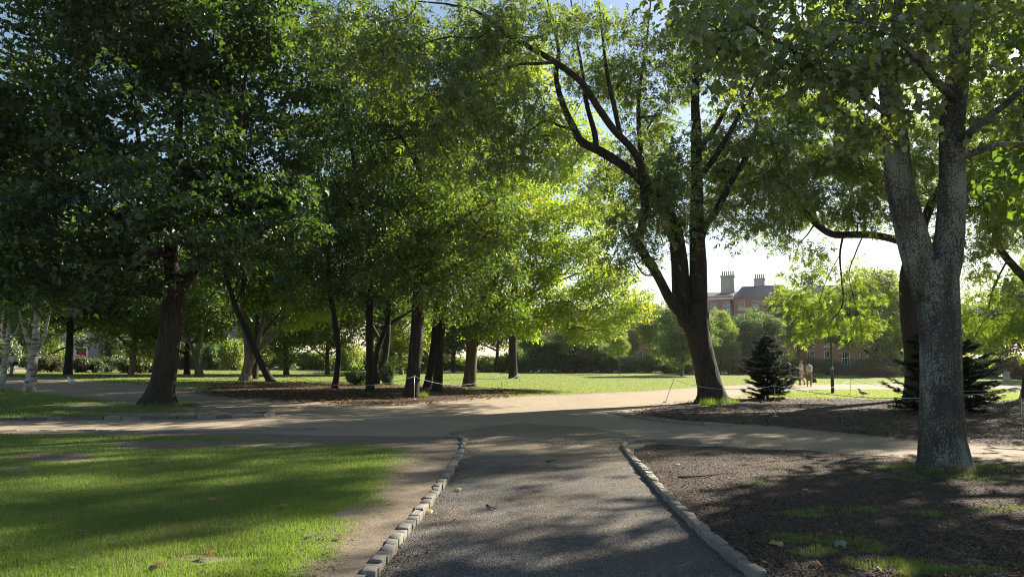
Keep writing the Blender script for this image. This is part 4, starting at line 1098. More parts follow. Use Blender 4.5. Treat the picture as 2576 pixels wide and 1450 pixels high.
# ---- trees on the left lawn, behind the maple
tree("leaning_tree", "dark bare trunk leaning steeply left across the forked tree", (682, 962), [
    [(684, 963, .22), (668, 935, .21), (654, 908, .20), (636, 868, .19), (619, 828, .18), (603, 795, .175), (590, 767, .165), (579, 729, .15), (566, 690, .12), (552, 630, .08), (540, 560, .04)],
    [(590, 767, .07), (620, 700, .06, .5), (650, 640, .04, 1)],
], [(560, 600, 110, 80, 2.6, 0), (620, 640, 90, 60, 2.2, .5), (520, 680, 80, 45, 2, 0)], 170, 70, .75, .18, T_RHOMB, MATS["lime"], MATS["bark_ash"], flare=.3, zmin=3, seed=33, gap=.3, rmax=.05)
tree("forked_tree", "pale smooth tree forking low into wide curving limbs on the lawn", (622, 957), [
    [(618, 959, .34), (622, 930, .30), (626, 905, .29), (622, 870, .22), (616, 820, .20), (610, 760, .17), (612, 690, .13), (620, 600, .07)],
    [(630, 915, .18), (640, 893, .20), (656, 872, .19), (694, 836, .17), (708, 804, .155), (715, 770, .14), (722, 735, .12), (750, 690, .08), (800, 650, .04)],
    [(644, 888, .14), (652, 850, .14, .4), (660, 808, .13, .6), (668, 760, .12, .7), (672, 700, .09, .8), (690, 620, .05, 1)],
    [(708, 806, .07), (740, 782, .06, -.3), (785, 772, .045, -.6), (830, 774, .025, -.8)],
    [(720, 740, .06), (760, 712, .05, .5), (800, 690, .03, 1)],
], [(700, 640, 120, 70, 3.2, 0), (620, 620, 110, 70, 3, 0), (770, 740, 70, 45, 2.2, 0), (800, 790, 60, 30, 1.8, -.4), (660, 740, 70, 40, 2.4, 1), (740, 800, 45, 30, 1.4, -.6)],
    330, 66, .80, .19, T_RHOMB, MATS["limegold"], MATS["bark_tan"], flare=.5, zmin=3.2, seed=35, gap=.34, rmax=.05, gscale=1.8)
tree("twin_stem_tree", "small two-stemmed tree on the lawn right of the big maple trunk", (502, 947), [
    [(502, 948, .28), (498, 915, .24), (497, 885, .18), (505, 845, .16), (516, 800, .13), (528, 740, .09), (540, 660, .04)],
    [(496, 905, .15), (484, 878, .15), (470, 842, .13), (460, 800, .11), (452, 740, .07), (450, 660, .03)],
    [(508, 835, .08), (530, 806, .08), (552, 785, .06), (580, 760, .03)],
], [(520, 760, 80, 55, 2.5, 0), (470, 790, 60, 50, 2, 0), (500, 690, 110, 60, 3, 0), (560, 760, 50, 35, 1.8, 0), (400, 780, 80, 45, 2.5, 0)],
    230, 66, .8, .20, T_RHOMB, MATS["lime"], MATS["bark_mid"], flare=.45, zmin=2.6, seed=37, gap=.3, rmax=.05)
BL = [[(74, 984, .22), (80, 930, .19), (86, 880, .175), (90, 850, .15), (94, 790, .12), (100, 700, .08), (106, 600, .04)],
      [(80, 892, .09), (72, 862, .085), (64, 840, .07), (54, 800, .05), (40, 740, .025)],
      [(90, 885, .09), (102, 862, .08), (112, 840, .07), (122, 800, .05), (136, 740, .025)]]
tree("birch_tree", "white-barked birch with three rising stems beside the left path", (74, 984), BL,
     [(90, 700, 110, 80, 2.4, 0), (60, 740, 80, 45, 1.8, 0), (130, 740, 70, 45, 1.8, 0), (100, 580, 120, 80, 2.4, 0)], 230, 70, .7, .12, T_RHOMB, MATS["birchleaf"], MATS["bark_birch"], flare=.3, zmin=3, seed=39, gap=.3, rmax=.04)
tree("birch_tree", "slim pale birch at the left edge of the picture", (4, 970), [
    [(4, 972, .14), (10, 930, .125), (15, 890, .12), (19, 855, .115), (22, 820, .08), (26, 740, .05), (30, 640, .02)],
    [(18, 862, .06), (10, 846, .055), (2, 832, .04), (-10, 800, .02)], [(20, 858, .06), (30, 848, .05), (40, 836, .04), (52, 800, .02)]],
    [(20, 740, 90, 70, 2, 0), (0, 640, 100, 80, 2.2, 0), (40, 760, 60, 30, 1.2, 0)], 150, 70, .7, .12, T_RHOMB, MATS["birchleaf"], MATS["bark_birch"], flare=.3, zmin=3, seed=41, gap=.3, rmax=.04)

# ---- tall trees that close the view on the left and behind the group
def proto_tree(seed, natt, per, size, spread, low, gap=.27):
    """a 10 m tree with a crown 4 m in radius, standing at the origin; copies are stretched to their own height and width"""
    rr = random.Random(seed); nr_ = np.random.default_rng(seed)
    H, R = 10.0, 4.0
    w = lambda: rr.uniform(-.25, .25)
    limbs = [np.array([(0, 0, 0, .17), (w(), w(), 2, .15), (w(), w(), 4.4, .12), (w(), w(), 7, .08), (0, 0, 9.4, .03)])]
    for k in range(8):
        a = k * 2.4 + w(); z = low * H * .75 + k * .75; q = R * rr.uniform(.6, .95) * (1 - .05 * k)
        limbs.append(np.array([(0, 0, z, .10), (math.cos(a) * q * .45, math.sin(a) * q * .45, z + .8, .07), (math.cos(a) * q * .9, math.sin(a) * q * .9, z + 1.5, .02)]))
    tr = trunk_mesh(limbs, MATS["bark_dark"], 10, .4, .35, (0, 0, 0), seed)
    zc, rz = H * (1 + low) / 2, H * (1 - low) / 2
    C = []
    lob = [((0, 0, zc), (R * .8, R * .8, rz * .95), .34)]
    for k in range(14):
        u = nr_.normal(0, 1, 3); u /= np.linalg.norm(u); q = rr.uniform(.5, .78); f = rr.uniform(.26, .42)
        lob.append(((u[0] * R * q, u[1] * R * q, zc + u[2] * rz * q), (R * f, R * f, rz * f), .66 / 14))
    for c, rad, fr in lob:
        u = nr_.normal(0, 1, (int(natt * fr), 3)); u /= np.linalg.norm(u, axis=1, keepdims=True); u *= (.25 + .75 * nr_.random((len(u), 1))) ** .5
        C.append(np.array(c) + u * np.array(rad))
    C = np.concatenate(C); C = C[(C[:, 2] > 1.0) & (vnoise(C / 1.3, seed) > gap)]
    nodes = np.concatenate([spline(l, .4)[:, :3] for l in limbs]); nodes = nodes[nodes[:, 2] > 1.6]
    A, B, ra, rb = grow(nodes, C, seed, .006, rmax=.06)
    br = MB().put(*_q(prisms(A, B, ra, rb, 4))).mesh("branches", MATS["bark_dark"], True)
    V, F, *_ = place_leaves(C, per, spread, .13, size, T_RHOMB, .3, 1, .75, seed)
    return tr, br, mk_mesh("crown", V, F, MATS["lime"])
PROTO = [proto_tree(501, 560, 66, .20, .72, .16), proto_tree(502, 560, 66, .20, .72, .30), proto_tree(503, 520, 62, .20, .70, .12), proto_tree(504, 420, 56, .19, .66, .36), proto_tree(505, 430, 46, .19, .62, .20, .36)]

def plant_copy(name, label, loc, h, rad, mat, bark, proto, rz, group=None, cat="tree"):
    t = root(name, tuple(loc), label, cat, group)
    t.rotation_euler = (0, 0, rz)
    for nm, me in zip(("trunk", "branches", "crown"), PROTO[proto]):
        o = add(nm, me, t)
        o.scale = (rad / 4, rad / 4, h / 10)
        o.material_slots[0].link = 'OBJECT'
        o.material_slots[0].material = MATS[mat] if nm == "crown" else MATS[bark]
        if nm != "trunk": o["kind"] = "stuff"
    return t

def backtree(name, label, bp, Y, top, w, mat, bark, seed, *_a, low=None, r=.3, group=None, proto=None, **_k):
    """upright tree whose foot is Y metres off; its top and half-width are read off the photograph"""
    b = at(bp[0], bp[1], Y); b[2] = 0
    h = at(bp[0], top, Y)[2]
    return plant_copy(name, label, b, h, w * Y / FP, mat, bark, seed % 3 if proto is None else proto, seed * 1.7, group)

backtree("chestnut_tree", "tall bright-topped tree rising at the left edge behind the maple", (-30, 955), 46, 95, 240, "lime", "bark_dark", 51, 360, 52, .2, 1.1, low=720, r=.4, proto=4)
backtree("background_tree", "dense tree behind the birches on the far left", (170, 940), 56, 470, 200, "limedark", "bark_dark", 52, 300, 44, .22, low=850)
backtree("background_tree", "pale lit tree above the hedge between maple trunk and stone house", (330, 938), 58, 560, 170, "farlit", "bark_tan", 53, 240, 40, .22, low=880)
backtree("background_tree", "sunlit tree behind the two-stemmed tree", (470, 938), 60, 560, 160, "farlit", "bark_dark", 54, 230, 40, .24, low=885)
backtree("background_tree", "tall dark tree filling the gap right of the maple crown", (640, 938), 50, 390, 200, "limedark", "bark_dark", 55, 400, 46, .24, low=700, r=.4, proto=4)
backtree("background_tree", "light green tree behind the forked tree", (720, 937), 62, 640, 150, "farlit", "bark_mid", 56, 220, 40, .25, low=900)
backtree("background_tree", "pale-trunked tree at the lawn edge behind the slender lime", (824, 938), 64, 640, 120, "farlit", "bark_mid", 57, 200, 38, .25, low=880)
backtree("background_tree", "tall tree behind the middle of the lime group", (960, 940), 50, 390, 200, "limedark", "bark_dark", 58, 360, 44, .24, low=760, r=.4, proto=4)
backtree("background_tree", "yellow-green tree seen between the lime trunks", (1010, 938), 66, 700, 120, "farlit", "bark_tan", 59, 200, 36, .25, low=905)
backtree("background_tree", "rounded green tree behind the pair of lime trunks", (1140, 937), 80, 720, 120, "farleaf", "bark_dark", 60, 180, 36, .26, low=910)
backtree("background_tree", "light green tree behind the turning lime trunk", (1250, 936), 82, 700, 110, "farlit", "bark_mid", 61, 180, 36, .26, low=900)
FT = "trees along the far side of the lawn"
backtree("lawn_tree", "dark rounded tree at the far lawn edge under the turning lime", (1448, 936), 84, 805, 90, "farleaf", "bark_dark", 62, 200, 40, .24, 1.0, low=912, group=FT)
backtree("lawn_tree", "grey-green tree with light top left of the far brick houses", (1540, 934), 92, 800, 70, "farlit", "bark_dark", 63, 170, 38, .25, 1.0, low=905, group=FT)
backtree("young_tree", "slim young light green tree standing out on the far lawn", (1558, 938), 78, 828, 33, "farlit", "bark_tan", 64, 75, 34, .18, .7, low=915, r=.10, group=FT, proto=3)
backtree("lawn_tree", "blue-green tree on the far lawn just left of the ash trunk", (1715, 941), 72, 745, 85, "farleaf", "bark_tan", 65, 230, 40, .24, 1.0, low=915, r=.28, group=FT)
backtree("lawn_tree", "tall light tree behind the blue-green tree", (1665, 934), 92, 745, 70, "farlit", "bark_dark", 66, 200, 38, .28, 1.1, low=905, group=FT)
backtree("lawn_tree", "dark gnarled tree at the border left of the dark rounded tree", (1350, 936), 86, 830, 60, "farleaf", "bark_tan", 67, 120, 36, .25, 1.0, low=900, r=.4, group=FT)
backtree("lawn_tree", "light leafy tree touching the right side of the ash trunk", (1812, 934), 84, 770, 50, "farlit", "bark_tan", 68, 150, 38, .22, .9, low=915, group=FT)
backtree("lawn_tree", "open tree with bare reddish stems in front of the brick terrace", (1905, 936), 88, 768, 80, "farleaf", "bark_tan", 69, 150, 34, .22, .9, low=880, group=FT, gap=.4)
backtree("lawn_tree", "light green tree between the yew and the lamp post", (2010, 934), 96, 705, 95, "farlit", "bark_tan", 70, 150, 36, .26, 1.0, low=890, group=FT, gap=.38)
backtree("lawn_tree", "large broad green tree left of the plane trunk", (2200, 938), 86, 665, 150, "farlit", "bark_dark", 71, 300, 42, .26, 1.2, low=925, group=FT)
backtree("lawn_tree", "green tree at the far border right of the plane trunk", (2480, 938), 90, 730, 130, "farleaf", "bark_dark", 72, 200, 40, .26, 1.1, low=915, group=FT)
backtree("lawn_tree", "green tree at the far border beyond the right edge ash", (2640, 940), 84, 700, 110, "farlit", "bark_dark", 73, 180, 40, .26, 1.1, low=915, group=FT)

# ---- unseen trees added just outside the frame on the right to shade the foreground
def side_tree(label, x, y, h, rad, low, seed, n=300, mat="lime"):
    return plant_copy("park_tree", label, (x, y, 0), h, rad, mat, "bark_dark", 4, seed * 1.3, "trees outside the frame")
side_tree("unseen lime added for shade beyond the right edge behind the near bed", 16.8, 17.6, 15, 5.2, 3.0, 91)
side_tree("unseen lime added for shade beyond the right edge near the camera", 13.5, 8.0, 12, 4.4, 3.2, 92)
side_tree("unseen lime added for shade farther beyond the right edge", 25.5, 23.5, 15, 4.8, 3.0, 93)
for lab, x_, y_, h_, r_, p_ in (("green park tree just beyond the left edge behind the birches", -38.5, 50, 13, 5.0, 0), ("park tree farther beyond the left edge", -47, 60, 14, 5.5, 1), ("park tree beyond the left edge near the street", -50, 76, 13, 5.5, 2),
                              ("park tree beyond the right edge across the far path", 55, 70, 14, 5.5, 0), ("park tree beyond the right edge near the far border", 66, 82, 13, 5.5, 2)):
    plant_copy("park_tree", lab, (x_, y_, 0), h_, r_, "lime", "bark_dark", p_, x_, "trees outside the frame")

# ================================================================== SHRUBS AND CONIFERS
def shrub_proto(seed, n, per, size, flatness=.8):
    rr = np.random.default_rng(seed)
    C = []
    for k in range(9):
        a = rr.uniform(0, 6.28); q = rr.uniform(0, .62)
        c = np.array((math.cos(a) * q, math.sin(a) * q, rr.uniform(.25, .6)))
        u = rr.normal(0, 1, (n // 9, 3)); u /= np.linalg.norm(u, axis=1, keepdims=True); u *= (.3 + .7 * rr.random((len(u), 1))) ** .5
        C.append(c + u * np.array((.42, .42, .38)) * rr.uniform(.7, 1.1))
    C = np.concatenate(C); C = C[C[:, 2] > .04]
    V, F, *_ = place_leaves(C, per, .13, .05, size, T_RHOMB, .2, 1, .9, seed)
    mb = MB()
    for k in range(7):
        a = rr.uniform(0, 6.28)
        mb.tube([(0.05 * math.cos(a), .05 * math.sin(a), -.05), (.25 * math.cos(a), .25 * math.sin(a), .3), (.5 * math.cos(a), .5 * math.sin(a), .62)], [.03, .02, .008], 5)
    return mb.mesh("stems", MATS["bark_dark"], True), mk_mesh("foliage", V, F, MATS["shrub"])
SHRUB = [shrub_proto(601, 300, 24, .075), shrub_proto(602, 260, 24, .085), shrub_proto(603, 320, 22, .07)]
def shrub(label, px, py, Y, wpx, toppx, mat, k, group=None, name="shrub"):
    b = at(px, py, Y); b[2] = 0
    rad = wpx * Y / FP; h = max(.4, at(px, toppx, Y)[2])
    t = root(name, tuple(b), label, "shrub", group)
    t.rotation_euler = (0, 0, k * 1.9)
    for nm, me in zip(("stems", "foliage"), SHRUB[k % 3]):
        o = add(nm, me, t); o.scale = (rad, rad, h)
        if nm == "foliage":
            o.material_slots[0].link = 'OBJECT'; o.material_slots[0].material = MATS[mat]; o["kind"] = "stuff"
    return t
ORD = "first second third fourth fifth sixth seventh eighth ninth tenth eleventh twelfth thirteenth fourteenth fifteenth".split()
LOOK = {"hedge": "brownish green", "shrub": "dark green", "farleaf": "mid green", "farlit": "pale green", "drygrass": "brownish"}
BORDER = "shrubs of the border behind the great lawn"
SPANS = [(600, "between the two-stemmed tree and the forked tree"), (760, "between the forked tree and the slender lime"), (900, "behind the slender lime and the holly"), (1080, "behind the middle lime trunks"), (1300, "behind the turning lime"), (1520, "around the dark rounded tree"), (1740, "between the young tree and the ash trunk"), (1960, "behind the yew"), (2200, "behind the lamp post"), (2440, "behind the plane trunk"), (2800, "right of the plane trunk")]
rb_ = random.Random(77)
x = 440.0
k = 0
cnt_ = {}
while x < 2720:
    Yb = rb_.uniform(83, 87)
    w_ = rb_.uniform(38, 64)
    tp = rb_.uniform(868, 896) + (x - 1288) * .008
    mt = rb_.choice(["shrub", "farleaf", "farleaf", "farlit", "farlit"])
    sp = next(t_ for lim, t_ in SPANS if x < lim)
    cnt_[sp] = cnt_.get(sp, 0) + 1
    shrub("%s border shrub, %s from left %s" % (LOOK[mt], ORD[cnt_[sp] - 1], sp), x, 936, Yb, w_, tp, mt, k, BORDER)
    x += w_ * rb_.uniform(.75, 1.05); k += 1
HEDGE = "brownish shrubs forming the hedge left of the maple trunk"
for i, px in enumerate(range(85, 430, 38)):
    m_ = "hedge" if i % 2 else "shrub"
    shrub("%s shrub, %s from the left in the hedge by the path" % (LOOK[m_], ORD[i]), px, 935, 62 + (i % 3), 36, 882 + (i * 7) % 15, m_, i, HEDGE)
for i, px in enumerate((-260, -190, -120, -50, 10)):
    shrub("dark shrub behind the walking woman, %s from the left" % ORD[i], px, 938, 66, 48, 835 + 8 * (i % 2), "shrub", i + 3, "dark shrubs at the left edge")
for i, (px, tp) in enumerate(((-40, 830), (60, 842), (120, 838), (285, 812), (345, 830), (410, 820), (470, 842), (530, 848), (590, 838), (650, 850), (720, 846), (880, 850), (960, 852), (1060, 856))):
    m_ = ("shrub", "farleaf", "farlit")[i % 3]
    shrub("tall %s bush, %s from the left in the row screening the street" % (LOOK[m_], ORD[i]), px, 938, 84 - (i % 3) * 2, 46, tp, m_, i + 2, "tall bushes along the left street")
shrub("dark glossy holly bush between the lime trunks", 893, 966, gY(893, 967), 32, 925, "shrub", 1, name="holly_bush")
shrub("loose dark bush right of the crooked lime", 975, 966, gY(975, 967), 30, 900, "shrub", 2, name="holly_bush")
shrub("tawny dry shrub mound behind the yew and the walkers", 1868, 940, 80, 24, 912, "drygrass", 0)
shrub("tawny dry shrub right of the lamp post", 2200, 942, 78, 60, 912, "drygrass", 1)
shrub("pale dry shrub beside the stone bollard", 2556, 946, 74, 42, 893, "drygrass", 2)
shrub("bright green shrub at the far border between limes and dark rounded tree", 1225, 936, 80, 26, 892, "farlit", 0)
shrub("silvery shrub left of the dark gnarled tree", 1300, 936, 82, 40, 868, "farleaf", 1)

def conifer(label, base, H, rfun, seed, tiers=15, nb=9):
    rr = random.Random(seed)
    base = np.array((base[0], base[1], 0.0))
    t = root("yew_tree", tuple(base), label, "conifer")
    mb = MB().tube([(0, 0, -.1), (.02, 0, H * .5), (0, 0, H * .97)], [.06, .04, .01], 8)
    mb.build("trunk", MATS["bark_dark"], t, True)
    br = MB(); SV = []; SF = []; n = 0
    for k in range(tiers):
        f = k / (tiers - 1)
        z0_ = H * (.05 + .9 * f)
        for j in range(nb - int(4 * f)):
            z = z0_ + rr.uniform(-.6, .6) * H * .9 / tiers
            az = rr.uniform(0, 6.28)
            L = rfun(az, f) * rr.uniform(.55, 1.15)
            d = np.array((math.cos(az), math.sin(az), 0))
            rise = rr.uniform(-.12, .42)
            P = np.array([(0, 0, z) + d * L * s + np.array((0, 0, L * (rise * s - .25 * s * (1 - s)))) for s in np.linspace(0, 1, 5)])
            br.tube(P, np.linspace(.014, .004, 5), 3, False)
            side = np.array((-d[1], d[0], 0))
            for q in range(int(18 + L * 52)):
                s = rr.uniform(.12, 1.0)
                p = np.array([np.interp(s, np.linspace(0, 1, 5), P[:, c]) for c in range(3)])
                sd = rr.choice((-1, 1))
                dv = d * rr.uniform(.5, 1.0) + side * sd * rr.uniform(.2, .9) + np.array((0, 0, rr.uniform(-.15, .35)))
                dv /= np.linalg.norm(dv)
                l = rr.uniform(.09, .20) * (1.15 - .35 * s) + .03
                for m in range(4):
                    e = np.cross(dv, (rr.uniform(-.4, .4), rr.uniform(-.4, .4), 1)); e /= np.linalg.norm(e) + 1e-6
                    o = p + np.array([rr.gauss(0, .03) for _ in range(3)])
                    SV += [o, o + dv * l * .4 + e * .03, o + dv * l, o + dv * l * .4 - e * .03]
                    SF += [(n, n + 2, n + 1), (n, n + 3, n + 2)]; n += 4
    br.build("branches", MATS["bark_dark"], t, True)["kind"] = "stuff"
    o = add("needles", mk_mesh("needles", np.array(SV), np.array(SF), MATS["yew"]), t); o["kind"] = "stuff"
    return t
conifer("small dark yew standing before the lawn right of the ash", gp(1930, 1003), 2.75, lambda a, f: (1.05 * (1 - f ** 2.6) + .10) * (.85 if f < .1 else 1) * (1 + .12 * math.sin(3 * a + f * 9)), 3)
def r2(a, f):
    return (1.15 + .85 * max(0, math.cos(a - .25)) + .45 * max(0, -math.cos(a))) * (1 - f ** 2.2) + .1
conifer("wide dark yew half hidden behind the plane trunk", gp(2372, 1038), 3.0, r2, 4, 16, 10)

# ---- tufts of long grass round the tree feet
def tuft(label, spots, mat, n, h0, h1, seed):
    r = np.random.default_rng(seed)
    P = []
    for (px, py, rx, ry) in spots:
        c = gp(px, py); s = c[1] / FP
        a = r.uniform(0, 6.28, n); q = np.sqrt(r.random(n))
        P.append(np.stack([c[0] + np.cos(a) * q * rx * s, c[1] + np.sin(a) * q * ry, np.full(n, .02)], -1))
    P = np.concatenate(P)
    b = P.mean(0)
    V, F = blades(P - b, r.uniform(h0, h1, len(P)), np.full(len(P), max(.008, .00045 * b[1])), .8)
    o = add("grass_tuft", mk_mesh("grass_tuft", V, F, mat), None, tuple(b))
    return tag(o, label, "grass", kind="stuff")
tuft("long green grass tuft at the right foot of the ash", [(1818, 1014, 42, .35), (1790, 1020, 30, .25)], MATS["grass"], 420, .10, .36, 1)
tuft("green grass and weeds at the foot of the plane tree", [(2300, 1186, 30, .12), (2440, 1188, 40, .14), (2375, 1196, 60, .1)], MATS["grass"], 500, .05, .16, 2)
tuft("pale dry weeds at the foot of the plane tree", [(2270, 1178, 25, .1), (2430, 1200, 40, .1), (2480, 1190, 30, .1)], MATS["drygrass"], 160, .06, .22, 3)
tuft("green grass around the foot of the big maple", [(400, 1026, 60, .5), (470, 1022, 30, .3)], MATS["grass"], 900, .06, .2, 4)
tuft("small weed tuft at the foot of the stoutest lime", [(1062, 1000, 14, .2)], MATS["grass"], 220, .1, .35, 5)

# ================================================================== BUILDINGS
def brick_mat(name, c1, c2, mortar):
    t = NT(name)
    b = t.n("TexBrick"); t.t.links.new(t.obj((1, 1, 1)), b.inputs["Vector"])
    rot = t.n("Mapping"); t.t.links.new(t.n("TexCoord").outputs["Object"], rot.inputs["Vector"]); rot.inputs["Rotation"].default_value = (math.pi / 2, 0, 0)
    t.t.links.new(rot.outputs[0], b.inputs["Vector"])
    b.inputs["Color1"].default_value = (*c1, 1); b.inputs["Color2"].default_value = (*c2, 1); b.inputs["Mortar"].default_value = (*mortar, 1)
    b.inputs["Scale"].default_value = 1.0; b.inputs["Brick Width"].default_value = .24; b.inputs["Row Height"].default_value = .085; b.inputs["Mortar Size"].default_value = .008
    c = t.mix(t.ramp(t.noise(.5, 4, .6, t.obj()), [(.35, 0.), (.7, .5)]), b.outputs[0], tuple(x * .7 for x in c1))
    return t.done(c, .9, None, .2)
MATS["brick"] = brick_mat("red_brick", (.40, .155, .10), (.47, .20, .135), (.38, .31, .25))
MATS["brick2"] = brick_mat("orange_brick", (.36, .17, .10), (.42, .21, .13), (.36, .30, .24))
MATS["stone"] = brick_mat("grey_stone", (.30, .275, .24), (.42, .39, .34), (.19, .175, .16))
MATS["slate"] = plain("slate_roof", (.10, .10, .115), .7, .25, 2.0)
MATS["white_paint"] = plain("white_paint", (.78, .78, .76), .5, .05)
MATS["stucco"] = plain("weathered_render", (.42, .39, .34), .9, .25, 1.5)
MATS["pot"] = plain("clay_pot", (.42, .30, .18), .8, .2)
MATS["lead"] = plain("dark_iron", (.03, .03, .033), .5, .1)
def glass():
    t = NT("window_glass")
    return t.done((.035, .045, .055), .06, None, .8)
MATS["glass"] = glass()
MATS["red_door"] = plain("red_gloss_paint", (.45, .02, .02), .35, .08)
MATS["blue_door"] = plain("blue_gloss_paint", (.03, .12, .45), .35, .08)

def house(name, label, org, ang, L, H, D, wins, mat, roof="parapet", rh=2.0, doors=(), extras=None):
    """facade along local x from 0 to L facing local -y; wins (x0, x1, z0, z1)"""
    t = root(name, (org[0], org[1], 0), label, "building")
    t.rotation_euler = (0, 0, ang)
    op = list(wins) + [d[:4] for d in doors]
    xs = sorted({0, L} | {w[0] for w in op} | {w[1] for w in op}); zs = sorted({-.1, H} | {w[2] for w in op} | {w[3] for w in op})
    mb = MB()
    for i in range(len(xs) - 1):
        for j in range(len(zs) - 1):
            cx, cz = (xs[i] + xs[i + 1]) / 2, (zs[j] + zs[j + 1]) / 2
            if not any(w[0] < cx < w[1] and w[2] < cz < w[3] for w in op):
                mb.quad((xs[i], 0, zs[j]), (xs[i + 1], 0, zs[j]), (xs[i + 1], 0, zs[j + 1]), (xs[i], 0, zs[j + 1]))
    for w in op:
        a, b, c, d = w; e = .18
        mb.quad((a, 0, c), (a, 0, d), (a, e, d), (a, e, c)); mb.quad((b, 0, c), (b, e, c), (b, e, d), (b, 0, d))
        mb.quad((a, 0, d), (b, 0, d), (b, e, d), (a, e, d)); mb.quad((a, 0, c), (a, e, c), (b, e, c), (b, 0, c))
    mb.quad((0, 0, -.1), (0, 0, H), (0, D, H), (0, D, -.1)); mb.quad((L, 0, -.1), (L, D, -.1), (L, D, H), (L, 0, H)); mb.quad((0, D, -.1), (0, D, H), (L, D, H), (L, D, -.1))
    mb.build("wall", mat, t)
    for w in wins:
        a, b, c, d = w; fw = .10; e = .12
        f = MB().box(a, a + fw, e - .05, e + .03, c, d).box(b - fw, b, e - .05, e + .03, c, d).box(a + fw, b - fw, e - .05, e + .03, d - fw, d).box(a + fw, b - fw, e - .05, e + .03, c, c + fw)
        m = (c + d) / 2
        f.box(a + fw, b - fw, e - .06, e + .02, m - .04, m + .04)
        for q in (1, 2):
            xx = a + (b - a) * q / 3
            f.box(xx - .018, xx + .018, e - .02, e + .015, c + fw, m - .04).box(xx - .018, xx + .018, e - .02, e + .015, m + .04, d - fw)
        wo_ = f.build("window", MATS["white_paint"], t)
        MB().quad((a, e + .04, c), (b, e + .04, c), (b, e + .04, d), (a, e + .04, d)).build("pane", MATS["glass"], wo_)
        MB().box(a - .1, b + .1, -.08, e, c - .12, c - .003).build("sill", MATS["white_paint"], wo_)
    for (a, b, c, d, m) in doors:
        fr = MB().box(a, a + .22, -.06, .14, c, d).box(b - .22, b, -.06, .14, c, d).box(a + .22, b - .22, -.06, .14, d - .25, d).build("door_frame", MATS["white_paint"], t)
        dr = MB().box(a + .22, b - .22, .10, .16, c, d - .25).build("door", MATS[m], t)
        MB().box(b - .42, b - .36, .05, .098, c + 1.0, c + 1.08).build("handle", MATS["pot"], dr)
    if roof == "parapet":
        MB().box(-.05, L + .05, -.28, -.003, H - .55, H - .25).box(-.05, L + .05, -.12, .35, H + .003, H + .16).build("cornice", MATS["white_paint"], t)
        MB().quad((0, .4, H + .1), (L, .4, H + .1), (L, D * .5, H + rh), (0, D * .5, H + rh)).quad((0, D * .5, H + rh), (L, D * .5, H + rh), (L, D, H + .1), (0, D, H + .1)).put([(0, .4, H + .1), (0, D * .5, H + rh), (0, D, H + .1)], T=[(0, 1, 2)]).put([(L, .4, H + .1), (L, D * .5, H + rh), (L, D, H + .1)], T=[(0, 2, 1)]).build("roof", MATS["slate"], t)
    else:
        k = rh * 1.1
        MB().quad((-.1, -.25, H), (L + .1, -.25, H), (L - k, D * .5, H + rh), (.2, D * .5, H + rh)).quad((L + .1, D, H), (-.1, D, H), (.2, D * .5, H + rh), (L - k, D * .5, H + rh)).put([(L + .1, -.25, H), (L + .1, D, H), (L - k, D * .5, H + rh)], T=[(0, 1, 2)]).put([(-.1, -.25, H), (.2, D * .5, H + rh), (-.1, D, H)], T=[(0, 1, 2)]).build("roof", MATS["slate"], t)
    return t
def chimney(t, x, y, z0, z1, w, d, pots):
    c = MB().box(x - w / 2, x + w / 2, y - d / 2, y + d / 2, z0, z1).box(x - w / 2 - .08, x + w / 2 + .08, y - d / 2 - .08, y + d / 2 + .08, z1 + .003, z1 + .25).build("chimney", MATS["stucco"], t)
    for i in range(pots):
        px_ = x - w / 2 + w * (i + .5) / pots
        MB().lathe([(.0, z1 + .25), (.14, z1 + .25), (.11, z1 + .85), (.14, z1 + .9), (.14, z1 + 1.0), (.0, z1 + 1.0)], 8, (px_, y, 0)).build("chimney_pot", MATS["pot"], c, True)
TA = math.radians(-35)
TO = np.array((25.5, 126.0)); TD = np.array((math.cos(TA), math.sin(TA)))
def rows(xs, w=1.1):
    r = []
    for c in xs:
        r += [(c - w / 2, c + w / 2, 9.9, 11.35), (c - w / 2, c + w / 2, 6.8, 8.9), (c - w / 2, c + w / 2, 3.9, 6.0), (c - w / 2, c + w / 2, 1.1, 3.2)]
    return r
o1 = TO + TD * 5.0
hA = house("brick_terrace", "red brick Georgian terrace with white cornice and sash windows", o1, TA, 8.8, 12.3, 9, rows([7.7 - 2.25 * i for i in range(4)]), MATS["brick"], "parapet", 1.2)
chimney(hA, 6.9, 3.5, 12.2, 15.9, 2.2, 1.0, 6)
MB().tube([(8.65, -.12, 0), (8.65, -.12, 11.2)], [.07, .07], 6).box(8.5, 8.8, -.28, 0, 11.2, 11.6).build("drainpipe", MATS["lead"], hA)
o2 = TO + TD * 13.95
hB = house("brick_house", "lower red brick house with hipped slate roof beside the terrace", o2, TA, 9.6, 11.9, 8, rows([1.3, 3.5, 5.7, 7.9]), MATS["brick"], "hip", 2.3)
chimney(hB, 2.6, 6.2, 11.9, 15.4, 1.7, .9, 5)
o3 = TO + TD * 24.2
hC = house("brick_house", "red brick houses farther right, mostly behind trees", o3, TA, 20, 11.6, 9, rows([1.6 + 2.5 * i for i in range(7)]), MATS["brick"], "parapet", 2.2)
chimney(hC, 15.5, 3.5, 11.6, 16.4, 1.4, 1.0, 4)
